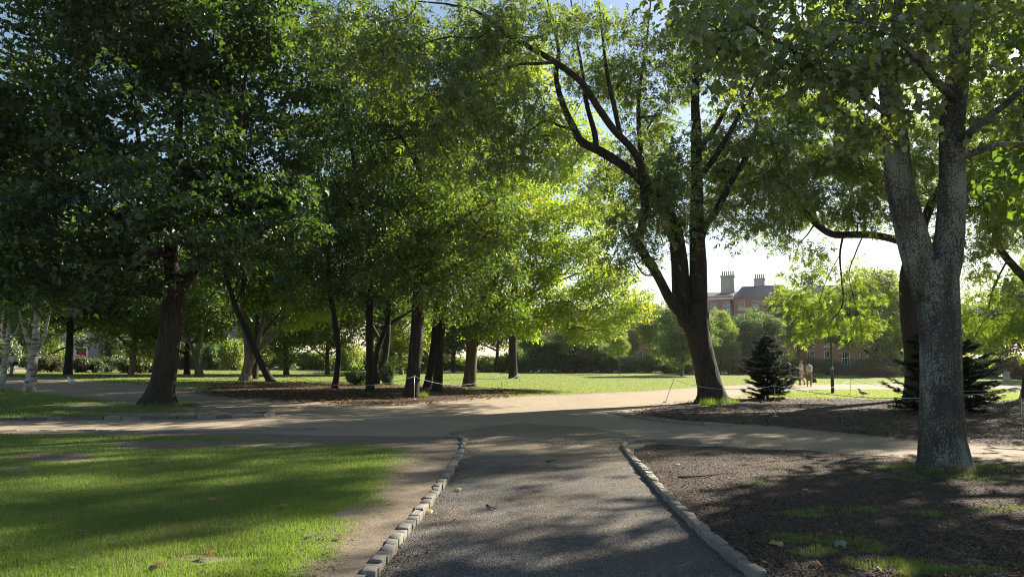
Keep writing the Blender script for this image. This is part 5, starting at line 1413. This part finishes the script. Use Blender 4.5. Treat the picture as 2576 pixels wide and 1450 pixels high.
# aerial on the terrace roof
m0 = at(1833, 728, 124)
mast = root("roof_aerial", (m0[0], m0[1], 13.0), "thin aerial mast with a small ball above the brick terrace roof", "aerial")
MB().tube([(0, 0, -.6), (0, 0, 7.0)], [.05, .03], 6).build("mast", MATS["lead"], mast)
MB().lathe([(0, 1.75), (.2, 1.9), (.26, 2.1), (.2, 2.3), (0, 2.45)], 10).build("ball", MATS["lead"], mast, True)
mw = MB()
for a in (0.3, 2.4, 4.5): mw.tube([(0, 0, 6.5), (3.2 * math.cos(a), 3.2 * math.sin(a), -.4)], [.012, .012], 3)
mw.build("guy_wires", MATS["lead"], mast)
# orange brick houses beyond the lawn
ob = at(1290, 900, 112)
cw = []
for i in range(12):
    cw += [(1.2 + 2.6 * i, 2.2 + 2.6 * i, 1.0, 3.0), (1.2 + 2.6 * i, 2.2 + 2.6 * i, 4.4, 6.4)]
house("far_houses", "orange brick houses glimpsed under the trees beyond the lawn", ob[:2], 0, 32, 8.2, 8, cw, MATS["brick2"], "parapet", 1.6)
# grey stone terrace on the left with an arched doorway
ol = at(-420, 880, 100)
dx = at(205, 880, 100)[0] - ol[0]
sw = [(dx + s * 4.2 + q * 8.4 - .6, dx + s * 4.2 + q * 8.4 + .6, z0, z1) for s, q in ((1, 0), (-1, 0), (1, 1), (-1, -1)) for z0, z1 in ((1.2, 3.2), (5.0, 7.0))]
xb = at(551, 880, 100)[0] - ol[0]
hs = house("stone_house", "grey stone house with a red door under a fanlight arch, left background", ol[:2], 0, 62, 9.4, 8, sw, MATS["stone"], "parapet", 1.6, doors=[(dx - .95, dx + .95, 0, 2.6, "red_door"), (xb - .6, xb + .6, 0, 2.5, "blue_door")])
arc = MB()
aa = np.linspace(0, math.pi, 13)
for i in range(12):
    p = [(dx + r_ * math.cos(t_), -.07, 2.75 + r_ * math.sin(t_)) for r_, t_ in ((.85, aa[i]), (1.12, aa[i]), (1.12, aa[i + 1]), (.85, aa[i + 1]))]
    arc.quad(*p)
    arc.quad(p[1], (p[1][0], 0, p[1][2]), (p[2][0], 0, p[2][2]), p[2])
arc.build("arch", MATS["stucco"], hs)
fan = MB().put([(dx, -.03, 2.75)] + [(dx + .86 * math.cos(t_), -.03, 2.75 + .86 * math.sin(t_)) for t_ in aa], T=[(0, i + 1, i + 2) for i in range(12)])
fan.build("fanlight", MATS["glass"], hs)
# park railings in front of the street
def railings(label, x0, x1, y):
    t = root("park_railings", (x0, y, 0), label, "railings")
    MB().box(0, x1 - x0, -.02, .02, 1.25, 1.29).box(0, x1 - x0, -.02, .02, .15, .19).build("rails", MATS["lead"], t)
    b = MB()
    for xx in np.arange(0, x1 - x0, .16): b.box(xx - .01, xx + .01, -.01, .01, 0, 1.45)
    o = b.build("bars", MATS["lead"], t); o["kind"] = "stuff"
railings("dark iron park railings along the street on the left", -66, -20, 85.2)
railings("dark iron park railings behind the border beyond the lawn", -18, 60, 89.5)

# ---- parked cars on the street
def car(label, x, y, paint, rz=0.0):
    t = root("parked_car", (x, y, .02), label, "car", "cars parked on the street")
    t.rotation_euler = (0, 0, rz)
    prof = [(-2.05, .35), (-2.1, .62), (-2.0, .86), (-1.35, .98), (-.75, 1.42), (.55, 1.46), (1.35, 1.02), (2.0, .92), (2.1, .6), (2.05, .32)]
    n = len(prof); V = []
    for y_, k in ((-.84, 0), (-.72, 1), (.72, 1), (.84, 0)):
        for px_, pz in prof:
            V.append((px_, y_ if pz < 1.0 else y_ * .9, pz + (.02 * k)))
    Q = [(r_ * n + i, r_ * n + i + 1, (r_ + 1) * n + i + 1, (r_ + 1) * n + i) for r_ in range(3) for i in range(n - 1)]
    mb = MB().put(V, Q=Q)
    for r_ in (0, 3):
        mb.put([V[r_ * n + i] for i in range(n)] + [(0, V[r_ * n][1], .6)], T=[(i, i + 1, n) if r_ else (i + 1, i, n) for i in range(n - 1)])
    mb.build("body", paint, t, False)
    for s in (-1, 1):
        MB().put([(-1.2, s * .80, 1.0), (-.72, s * .775, 1.36), (.5, s * .775, 1.40), (1.15, s * .80, 1.03)], Q=[(0, 1, 2, 3)]).build("side_window", MATS["glass"], t)
        MB().box(-2.125, -2.06, s * .6 - .16, s * .6 + .16, .66, .78).build("headlight", MATS["white_paint"], t)
        for xx in (-1.3, 1.3):
            w_ = MB().lathe([(.0, -.1), (.3, -.1), (.32, -.05), (.32, .05), (.3, .1), (0, .1)], 14)
            w_.xf(np.array([[1, 0, 0, xx], [0, 0, 1, s * .78], [0, 1, 0, .31], [0, 0, 0, 1]]))
            w_.build("wheel", MATS["lead"], t, True)
    return t
MATS["car_red"] = plain("red_car_paint", (.30, .015, .02), .25, .03, spec=.6)
MATS["car_white"] = plain("white_car_paint", (.70, .70, .72), .25, .03, spec=.6)
MATS["car_blue"] = plain("dark_blue_car_paint", (.02, .03, .10), .25, .03, spec=.6)
car("red car parked behind the shrubs left of the slender lime", at(806, 900, 90)[0], 90, MATS["car_red"])
car("white car parked before the far orange brick houses", at(1535, 900, 93)[0], 93.2, MATS["car_white"])
car("dark blue car parked left of the red door", at(112, 900, 88.5)[0], 88.5, MATS["car_blue"])
car("second red car parked behind the forked tree", at(690, 900, 90)[0], 90.3, MATS["car_red"])

# ================================================================== STREET FURNITURE
MATS["lamp_green"] = plain("dark_green_paint", (.012, .045, .02), .4, .1, spec=.5)
lp = gp(2094, 989)
t = root("lamp_post", (lp[0], lp[1], 0), "slim dark green lamp post standing on the lawn by the path", "lamp post")
MB().lathe([(0, -.1), (.085, -.1), (.085, 1.18), (.075, 1.24), (.0, 1.24)], 14).build("base", MATS["lamp_green"], t, True)
MB().lathe([(.09, 1.243), (.095, 1.28), (.07, 1.34), (.05, 1.36)], 14).build("collar", plain("worn_collar", (.35, .37, .36), .5), t, True)
MB().lathe([(.052, 1.34), (.042, 3.9), (.04, 4.1), (0, 4.1)], 12).build("pole", MATS["lamp_green"], t, True)
MB().lathe([(0, 4.103), (.12, 4.12), (.2, 4.55), (.24, 4.6), (.06, 4.78), (0, 4.86)], 10).build("lantern", MATS["lamp_green"], t, True)
bp_ = gp(2532, 957)
t = root("stone_bollard", (bp_[0], bp_[1], 0), "short pale stone bollard by the far right path", "bollard")
MB().lathe([(0, -.1), (.34, -.1), (.34, .08), (.27, .14), (.26, .68), (.30, .72), (.29, .80), (.16, .86), (0, .87)], 14).build("shaft", MATS["stucco"], t, True)

MATS["post_metal"] = plain("pale_metal_post", (.50, .53, .53), .45, .15, metal=.3)
MATS["rope"] = plain("pale_blue_rope", (.36, .42, .50), .8, .15)
posts = {}
def post(key, label, base_px, top_px, dark=False):
    b = gp(*base_px); tp = at(top_px[0], top_px[1], b[1])
    t = root("rope_post", tuple(b), label, "post", "posts carrying the rope barrier")
    m = MATS["lead"] if dark else MATS["post_metal"]
    d = tp - b
    MB().tube([(-.0, 0, -.1), tuple(d * .5), tuple(d)], [.011, .010, .009], 6).build("rod", m, t)
    a = np.linspace(-.5, 4.6, 14)
    MB().tube([(d[0] + .035 * math.cos(x_), d[1], d[2] + .035 + .035 * math.sin(x_)) for x_ in a], .008, 5).build("rope_eye", m, t)
    MB().lathe([(0, .02), (.07, .02), (.08, .035), (.02, .05), (0, .05)], 10).build("foot_plate", m, t)
    posts[key] = b + d + np.array((0, 0, .03))
post("a", "white rope post before the stoutest lime", (1042, 1006), (1042, 948))
post("b", "thin dark rope post in the leafy bed below the slender lime", (741, 1004), (747, 950), True)
post("c", "leaning thin rope post left of the ash trunk", (1671, 1012), (1694, 956), True)
post("d", "white rope post in the mulch bed below the yew", (1950, 1049), (1948, 972))
post("e", "thin rope post on the lawn right of the lamp post", (2137, 992), (2140, 955), True)
post("f", "white rope post at the right edge of the mulch bed", (2572, 1082), (2566, 980))
post("g", "rope post at the foot of the forked tree", (616, 968), (617, 942))
post("h", "thin rope post at the sunny end of the leafy bed", (1265, 996), (1259, 944), True)
post("i", "thin rope post out on the lawn behind the leafy bed", (1308, 960), (1304, 940), True)
post("j", "rope post left of the maple trunk on the far lawn", (350, 968), (346, 942), True)
def rope(label, pts, sag):
    b = pts[0]
    P = []
    for u, v, s in zip(pts[:-1], pts[1:], sag):
        tt = np.linspace(0, 1, 15)[:-1]
        P += [u * (1 - q) + v * q - np.array((0, 0, 4 * s * q * (1 - q))) for q in tt]
    P.append(pts[-1])
    o = MB().tube(np.array(P) - b, .0085, 5).build("rope", MATS["rope"], None, True, tuple(b))
    return tag(o, label, "rope", "ropes strung between the posts")
rope("sagging rope across the leafy bed between dark and white post", [posts["b"], posts["a"]], [.35])
rope("sagging rope from the white post to the sunny end of the leafy bed", [posts["a"], posts["h"]], [.38])
rope("slack rope out on the lawn behind the leafy bed", [posts["h"], posts["i"]], [.25])
rope("rope from the forked tree to the dark post", [posts["g"], posts["b"]], [.3])
rope("rope crossing before the ash trunk to the white post", [posts["c"], posts["d"]], [.22])
rope("rope sagging across the mulch bed behind the plane trunk", [posts["d"], posts["f"]], [.30])
rope("thin rope over the lawn beside the lamp post", [posts["d"], posts["e"], posts["f"]], [.30, .25])
rope("pale rope across the lawn behind the maple trunk", [posts["j"], posts["g"]], [.35])

# ================================================================== PEOPLE, DOG, GULLS
def skin(name, V, E, R, mat, parent=None, loc=(0, 0, 0), root_v=0, sub=1):
    me = bpy.data.meshes.new(name)
    me.from_pydata([tuple(v) for v in V], E, [])
    me.materials.append(mat)
    o = add(name, me, parent, loc)
    m = o.modifiers.new("skin", 'SKIN'); m.use_smooth_shade = True
    if not me.skin_vertices:
        return o
    for i, r_ in enumerate(R):
        me.skin_vertices[0].data[i].radius = (r_, r_) if not isinstance(r_, tuple) else r_
        me.skin_vertices[0].data[i].use_root = (i == root_v)
    s = o.modifiers.new("subsurf", 'SUBSURF'); s.levels = sub; s.render_levels = sub
    return o
MATS["skin"] = plain("skin", (.48, .30, .22), .6, .06)
def cloth(name, col): return plain(name, col, .9, .15, 12.0, bump=.2)

def person(label, px, py, yaw, stride=.18, h=1.66, arms=None, top=("white_cotton", (.72, .72, .74)), legs=("blue_denim", (.12, .17, .30)), hair=("brown_hair", (.10, .055, .03)), long_hair=True, coat=None, bend=0.0, shoes=(.03, .03, .03)):
    b = gp(px, py)
    k = h / 1.68
    J = dict(pel=(0, 0, .93), spi=(0, -.02 - bend * .3, 1.13), che=(0, -.02 - bend * .8, 1.32), nec=(0, -bend - .01, 1.46), hb=(0, -.03 - bend * 1.15, 1.53), hm=(0, -.04 - bend * 1.25, 1.60), ht=(0, -.03 - bend * 1.3, 1.66), nos=(0, -.125 - bend * 1.25, 1.575))
    for s, n in ((1, 'l'), (-1, 'r')):
        st = stride * s
        J['sh' + n] = (.17 * s, -.01 - bend * .9, 1.40)
        el, wr = (arms or {}).get(n, ((.225 * s, .03 + .5 * st, 1.13), (.215 * s, -.09 + .9 * st, .92)))
        J['el' + n], J['wr' + n] = el, wr
        J['hi' + n] = (.09 * s, 0, .88); J['kn' + n] = (.10 * s, -.05 - st * .6, .49)
        J['an' + n] = (.10 * s, .04 - st * 1.1, .09); J['to' + n] = (.115 * s, -.12 - st * 1.1, .04)
    V = []; E = []; R = []; idx = {}
    def jn(n, r_, par=None, p=None):
        V.append(tuple(np.array(p if p is not None else J[n]) * k)); R.append(tuple(np.array(r_) * k) if isinstance(r_, tuple) else r_ * k); idx[n] = len(V) - 1
        if par: E.append((idx[par], idx[n]))
    jn('pel', (.145, .11)); jn('spi', (.12, .095), 'pel'); jn('che', (.15, .105), 'spi'); jn('nec', .05, 'che'); jn('hb', .062, 'nec'); jn('hm', (.078, .092), 'hb'); jn('ht', .062, 'hm'); jn('nos', .014, 'hm')
    for n, s in (('l', 1), ('r', -1)):
        jn('sh' + n, .056, 'che'); jn('el' + n, .042, 'sh' + n); jn('wr' + n, .028, 'el' + n)
        wv = np.array(J['wr' + n]); d = wv - np.array(J['el' + n]); d /= np.linalg.norm(d); sd = np.array((0, -1.0, 0)); sd = sd - d * (sd @ d); sd /= np.linalg.norm(sd) + 1e-6
        jn('pa' + n, (.032, .02), 'wr' + n, wv + d * .07)
        for q in range(4):
            o_ = sd * (.027 - .018 * q); Lf = (.075, .085, .08, .06)[q]
            jn('f%d%s' % (q, n), .0095, 'pa' + n, wv + d * .11 + o_); jn('g%d%s' % (q, n), .008, 'f%d%s' % (q, n), wv + d * (.11 + Lf * .6) + o_ + np.array((-s * .02, 0, 0)))
        jn('t' + n, .010, 'pa' + n, wv + d * .06 + sd * .045); jn('u' + n, .009, 't' + n, wv + d * .10 + sd * .06)
        jn('hi' + n, .085, 'pel'); jn('kn' + n, .056, 'hi' + n); jn('an' + n, .038, 'kn' + n); jn('to' + n, .03, 'an' + n)
    body = skin("person", V, E, R, MATS["skin"], None, tuple(b))
    body.rotation_euler = (0, 0, yaw)
    tag(body, label, "person")
    def piece(name, chain, m):
        vv = []; ee = []; rr_ = []; ix = {}
        for (n, r_, par) in chain:
            p = J[n] if isinstance(n, str) else n
            key = n if isinstance(n, str) else str(n)
            vv.append(tuple(np.array(p) * k)); rr_.append(tuple(np.array(r_) * k) if isinstance(r_, tuple) else r_ * k); ix[key] = len(vv) - 1
            if par is not None: ee.append((ix[par], ix[key]))
        return skin(name, vv, ee, rr_, m, body)
    mix_ = lambda a, c, f: tuple(np.array(J[a]) * (1 - f) + np.array(J[c]) * f)
    piece("top", [('pel', (.165, .13), None), ('spi', (.145, .115), 'pel'), ('che', (.17, .125), 'spi')] + [x_ for n in 'lr' for x_ in (('sh' + n, .075, 'che'), ('el' + n, .06, 'sh' + n), ('wr' + n, .042, 'el' + n))], cloth(*top))
    piece("trousers", [('pel', (.155, .125), None)] + [x_ for n in 'lr' for x_ in (('hi' + n, .10, 'pel'), ('kn' + n, .074, 'hi' + n), ('an' + n, .062, 'kn' + n))], cloth(*legs))
    if coat:
        piece("coat", [('che', (.18, .135), None), ('spi', (.17, .135), 'che'), ('pel', (.20, .165), 'spi'), ((0, .01, .62), (.215, .185), 'pel'), ((0, .02, .38), (.225, .20), str((0, .01, .62)))], cloth(*coat))
    for n in 'lr':
        a_, c_ = np.array(J['an' + n]), np.array(J['to' + n])
        skin("shoe", [tuple((a_ + (0, .03, -.03)) * k), tuple((a_ * .5 + c_ * .5 + (0, 0, -.015)) * k), tuple(c_ * k)], [(0, 1), (1, 2)], [.045 * k, .046 * k, .036 * k], cloth("shoe_leather", shoes), body)
    hd = np.array(J['hm'])
    hv = [hd + (0, .012, .075), hd + (0, .045, .03), hd + (0, .06, -.03)]
    hr = [(.108, .112), (.118, .112), (.105, .085)]
    if long_hair: hv += [hd + (0, .09, -.12), hd + (0, .10, -.24)]; hr += [(.105, .06), (.085, .045)]
    skin("hair", [tuple(v * k) for v in hv], [(i, i + 1) for i in range(len(hv) - 1)], [tuple(np.array(x_) * k) for x_ in hr], cloth(*hair), body)
    for s in (1, -1):
        skin("eye", [tuple((hd + (s * .03, -.086, .0)) * k), tuple((hd + (s * .03, -.092, .0)) * k)], [(0, 1)], [.009, .007], MATS["lead"], body)
    return body, k
# woman walking away on the left path
pw, k = person("woman in white top and jeans walking away on the left path", 28, 944, math.pi - .1, .2, 1.66, hair=("fair_hair", (.30, .19, .09)))
bag = MB().box(-.02, .10, -.12, .12, 0, .26).tube([(.04, -.1, .25), (.0, -.05, .55), (-.12, .0, .62)], [.012, .012, .012], 5)
o = bag.build("shoulder_bag", cloth("dark_bag", (.03, .03, .05)), None, False, tuple(gp(28, 944) + np.array((.24, 0, .75))))
tag(o, "dark shoulder bag at the hip of the woman in jeans", "bag")
# the walkers beyond the yew
person("man in navy jacket half hidden behind the yew", 1984, 968, math.pi + .5, .14, 1.72, top=("navy_cloth", (.025, .035, .09)), legs=("grey_denim", (.16, .18, .22)), hair=("dark_hair", (.02, .015, .012)), long_hair=False)
person("red-haired walker in pale pink jacket and loose trousers", 2017, 968, math.pi / 2 + math.pi, .20, 1.66, top=("pale_pink_cloth", (.72, .56, .56)), legs=("beige_cloth", (.46, .39, .33)), hair=("red_hair", (.45, .08, .03)), long_hair=False, arms={'l': ((.22, -.10, 1.16), (.12, -.30, 1.22)), 'r': ((-.22, -.08, 1.16), (-.1, -.30, 1.2))})
person("woman in long tweed coat and dark headscarf walking away with a rucksack", 2035, 972, math.pi - .35, .08, 1.62, top=("tweed", (.18, .145, .10)), legs=("skin_tights", (.40, .27, .20)), hair=("dark_scarf", (.03, .02, .025)), long_hair=False, coat=("tweed_long", (.14, .11, .075)), bend=.05)
pb = gp(2035, 972)
t = root("rucksack", (pb[0] - .06, pb[1] - .20, .95), "pale green rucksack on the back of the woman in the tweed coat", "rucksack")
MB().lathe([(0, 0), (.16, .0), (.19, .06), (.19, .34), (.13, .43), (0, .45)], 12).build("sack", cloth("pale_green_canvas", (.42, .46, .36)), t, True)
MB().lathe([(0, .05), (.10, .05), (.12, .1), (.11, .2), (0, .22)], 10, (-.02, -.11, 0)).build("pocket", cloth("pale_green_canvas", (.42, .46, .36)), t, True)
MB().tube([(-.1, .05, .40), (-.13, .18, .44), (-.13, .26, .25), (-.1, .1, .05)], .016, 5).tube([(.1, .05, .40), (.13, .18, .44), (.13, .26, .25), (.1, .1, .05)], .016, 5).build("straps", cloth("dark_bag", (.03, .03, .05)), t)
t = root("handbag", (pb[0] + .34, pb[1], .28), "black handbag hanging from the hand of the woman in the coat", "bag")
MB().put([(-.15, -.06, 0), (.15, -.06, 0), (.15, .06, 0), (-.15, .06, 0), (-.09, -.04, .28), (.09, -.04, .28), (.09, .04, .28), (-.09, .04, .28)], Q=[(0, 3, 2, 1), (4, 5, 6, 7), (0, 1, 5, 4), (1, 2, 6, 5), (2, 3, 7, 6), (3, 0, 4, 7)]).build("bag", MATS["lead"], t)
MB().tube([(-.08, 0, .27), (-.05, 0, .46), (.0, 0, .52), (.05, 0, .46), (.08, 0, .27)], .01, 5).build("handles", MATS["lead"], t)
# dog
MATS["dog_brown"] = plain("brown_white_fur", (.16, .08, .05), .9, .5, 5.0)
db = gp(2003, 970)
dv = [(0, 0, .50), (.22, 0, .52), (-.26, 0, .50), (.36, 0, .62), (.42, 0, .70), (.54, 0, .66),
      (.22, .07, .40), (.23, .07, .22), (.22, .07, .04), (.22, -.07, .40), (.25, -.07, .22), (.28, -.07, .04),
      (-.28, .07, .40), (-.22, .07, .30), (-.33, .07, .17), (-.31, .07, .04), (-.28, -.07, .40), (-.20, -.07, .30), (-.30, -.07, .17), (-.27, -.07, .04), (-.38, 0, .54), (-.55, 0, .66), (.40, .055, .72), (.37, .08, .64), (.40, -.055, .72), (.37, -.08, .64)]
de = [(0, 1), (0, 2), (1, 3), (3, 4), (4, 5), (1, 6), (6, 7), (7, 8), (1, 9), (9, 10), (10, 11), (2, 12), (12, 13), (13, 14), (14, 15), (2, 16), (16, 17), (17, 18), (18, 19), (2, 20), (20, 21), (4, 22), (22, 23), (4, 24), (24, 25)]
dr_ = [.115, .125, .105, .08, .075, .04, .05, .032, .028, .05, .032, .028, .065, .045, .026, .026, .065, .045, .026, .026, .03, .015, .02, .015, .02, .015]
dog = skin("dog", dv, de, dr_, MATS["dog_brown"], None, tuple(db)); dog.rotation_euler = (0, 0, math.pi * .8); dog.scale = (.88, .88, .95)
tag(dog, "brown and white dog walking beside the red-haired walker", "dog")
# gulls
MATS["gull_white"] = plain("white_feathers", (.74, .74, .73), .8, .06)
MATS["gull_grey"] = plain("grey_feathers", (.36, .38, .41), .8, .08)
MATS["gull_beak"] = plain("yellow_beak", (.55, .38, .06), .5, .05)
def gull(label, px, py, yaw, s=1.0, young=False):
    b = gp(px, py)
    t = root("gull", tuple(b), label, "bird", "gulls on the ground")
    t.rotation_euler = (0, 0, yaw)
    P = np.array([(-.20, 0, .15), (-.10, 0, .19), (.02, 0, .21), (.10, 0, .23), (.145, 0, .29), (.155, 0, .34), (.18, 0, .375), (.215, 0, .38), (.235, 0, .375)]) * s
    MB().tube(P, np.array([.02, .07, .092, .085, .055, .043, .047, .036, .012]) * s, 10).build("body", MATS["gull_white"] if not young else plain("mottled_feathers", (.45, .40, .34), .8, .3, 30), t, True)
    for q in (1, -1):
        MB().put(np.array([(.11, q * .05, .25), (.0, q * .095, .25), (-.15, q * .07, .21), (-.33, q * .02, .155), (-.12, q * .085, .16), (.06, q * .09, .18)]) * s, T=[(0, 1, 5), (1, 4, 5), (1, 2, 4), (2, 3, 4)]).build("wing", MATS["gull_grey"] if not young else plain("brown_feathers", (.26, .21, .16), .8, .3, 30), t, True)
        MB().tube(np.array([(0, q * .03, .14), (.0, q * .03, .0)]) * s, .008 * s, 5).box(-.01 * s, .05 * s, (q * .03 - .02) * s, (q * .03 + .02) * s, .0, .008).build("leg", MATS["gull_beak"], t)
    MB().tube(np.array([(.225, 0, .373), (.27, 0, .37), (.295, 0, .355)]) * s, np.array([.014, .011, .004]) * s, 6).build("beak", MATS["gull_beak"], t, True)
gull("white gull standing on the left path", 182, 971, math.pi + .15, 1.15)
gull("brownish young gull on the edge of the mulch bed by the lamp post", 2170, 998, math.pi + .1, 1.0, True)

# ================================================================== FALLEN LEAVES AND TWIGS
MATS["leaf_yellow"] = leaf_mat("fallen_yellow_leaf", (.42, .40, .07), (.46, .40, .08), (.5, .45, .05))
MATS["leaf_brown"] = leaf_mat("fallen_brown_leaf", (.30, .15, .06), (.34, .19, .08), (.3, .15, .05))
MATS["leaf_pale"] = leaf_mat("fallen_pale_leaf", (.34, .40, .30), (.38, .44, .33), (.3, .36, .2))
def fallen(label, px, py, s, mat, z=.05):
    r = random.Random(int(px * 7 + py))
    p = gp(px, py, z)
    V = T_PLANE[0].copy(); V[:, 2] = V[:, 2] * 1.6 + .06 + .25 * (V[:, 1] ** 2)
    o = add("fallen_leaf", mk_mesh("fallen_leaf", V, T_PLANE[1], MATS[mat]), None, (p[0], p[1], z + float(und(np.array([[p[0], p[1]]]))[0]) + .012))
    s *= .8
    o.scale = (s, s, s); o.rotation_euler = (r.uniform(-.3, .3), r.uniform(-.35, .1), r.uniform(0, 6.28))
    tag(o, label, "leaf", "single fallen leaves")
for a in [("large yellow-green fallen leaf on the near mulch bed", 1951, 1373, .17, "leaf_yellow", .057), ("crumpled brown leaf low on the near mulch bed", 2036, 1420, .12, "leaf_brown", .057), ("small whitish leaf on the near mulch bed below the grass patch", 2024, 1233, .10, "leaf_pale", .057),
          ("curled pale green leaf in the grass of the near mulch bed", 2128, 1372, .16, "leaf_pale", .06), ("small yellow leaf on the near mulch bed behind the twig", 1711, 1171, .11, "leaf_yellow", .05), ("pale yellow leaf on the gravel path near the lawn setts", 1160, 1234, .11, "leaf_yellow", .004), ("yellow leaf on the gravel path against the lawn setts", 1088, 1290, .10, "leaf_yellow", .004),
          ("brown leaf in the bare patch low on the front lawn", 522, 1396, .13, "leaf_brown", .09), ("tan leaf at the bottom of the front lawn", 380, 1434, .13, "leaf_brown", .09), ("tan leaf at the left of the front lawn", 196, 1354, .11, "leaf_brown", .09), ("brown leaf in the middle of the front lawn", 530, 1262, .12, "leaf_brown", .09), ("tan leaf near the lit strip of the front lawn", 720, 1280, .11, "leaf_brown", .09), ("pale green leaf on the front lawn near the verge", 780, 1350, .13, "leaf_pale", .09), ("orange-brown leaf on the lawn verge", 856, 1348, .10, "leaf_brown", .085), ("pale fallen leaves at the foot of the white rope post", 1968, 1042, .22, "leaf_pale", .04)]:
    fallen(*a)
def twig(label, pts, r0, z=.065):
    P = np.array([gp(*p, z) for p in pts]); b = P[0].copy()
    P[:, 2] += und(P[:, :2]) + np.array([.01 * ((i * 7) % 3) for i in range(len(P))])
    o = MB().tube(P - b, np.linspace(r0, r0 * .4, len(P)), 6).build("fallen_twig", MATS["bark_dark"], None, True, tuple(b))
    tag(o, label, "twig", "fallen twigs")
twig("long dark forked twig on the near mulch bed", [(1704, 1201), (1740, 1202), (1775, 1201), (1800, 1194), (1840, 1188)], .012)
twig("short curled twig on the gravel path", [(1225, 1268), (1234, 1278), (1248, 1283)], .008, .006)
twig("small twig low on the near mulch bed", [(1888, 1338), (1900, 1330), (1915, 1326)], .01)
twig("dark stick lying near the lawn setts on the gravel", [(1372, 1160), (1388, 1161), (1402, 1158)], .012, .006)

# ================================================================== AIR
hz = NT("haze_air")
pv = hz.n("VolumePrincipled")
pv.inputs["Color"].default_value = (0.95, 0.97, 1.0, 1)
pv.inputs["Density"].default_value = 0.00014
pv.inputs["Anisotropy"].default_value = 0.55
hz.t.links.new(pv.outputs[0], hz.out.inputs["Volume"])
hb = MB().box(-2400, 2400, -60, 1900, -1.2, 30).build("haze", hz.m)
tag(hb, "thin sunny haze over the park", "haze", kind="stuff")
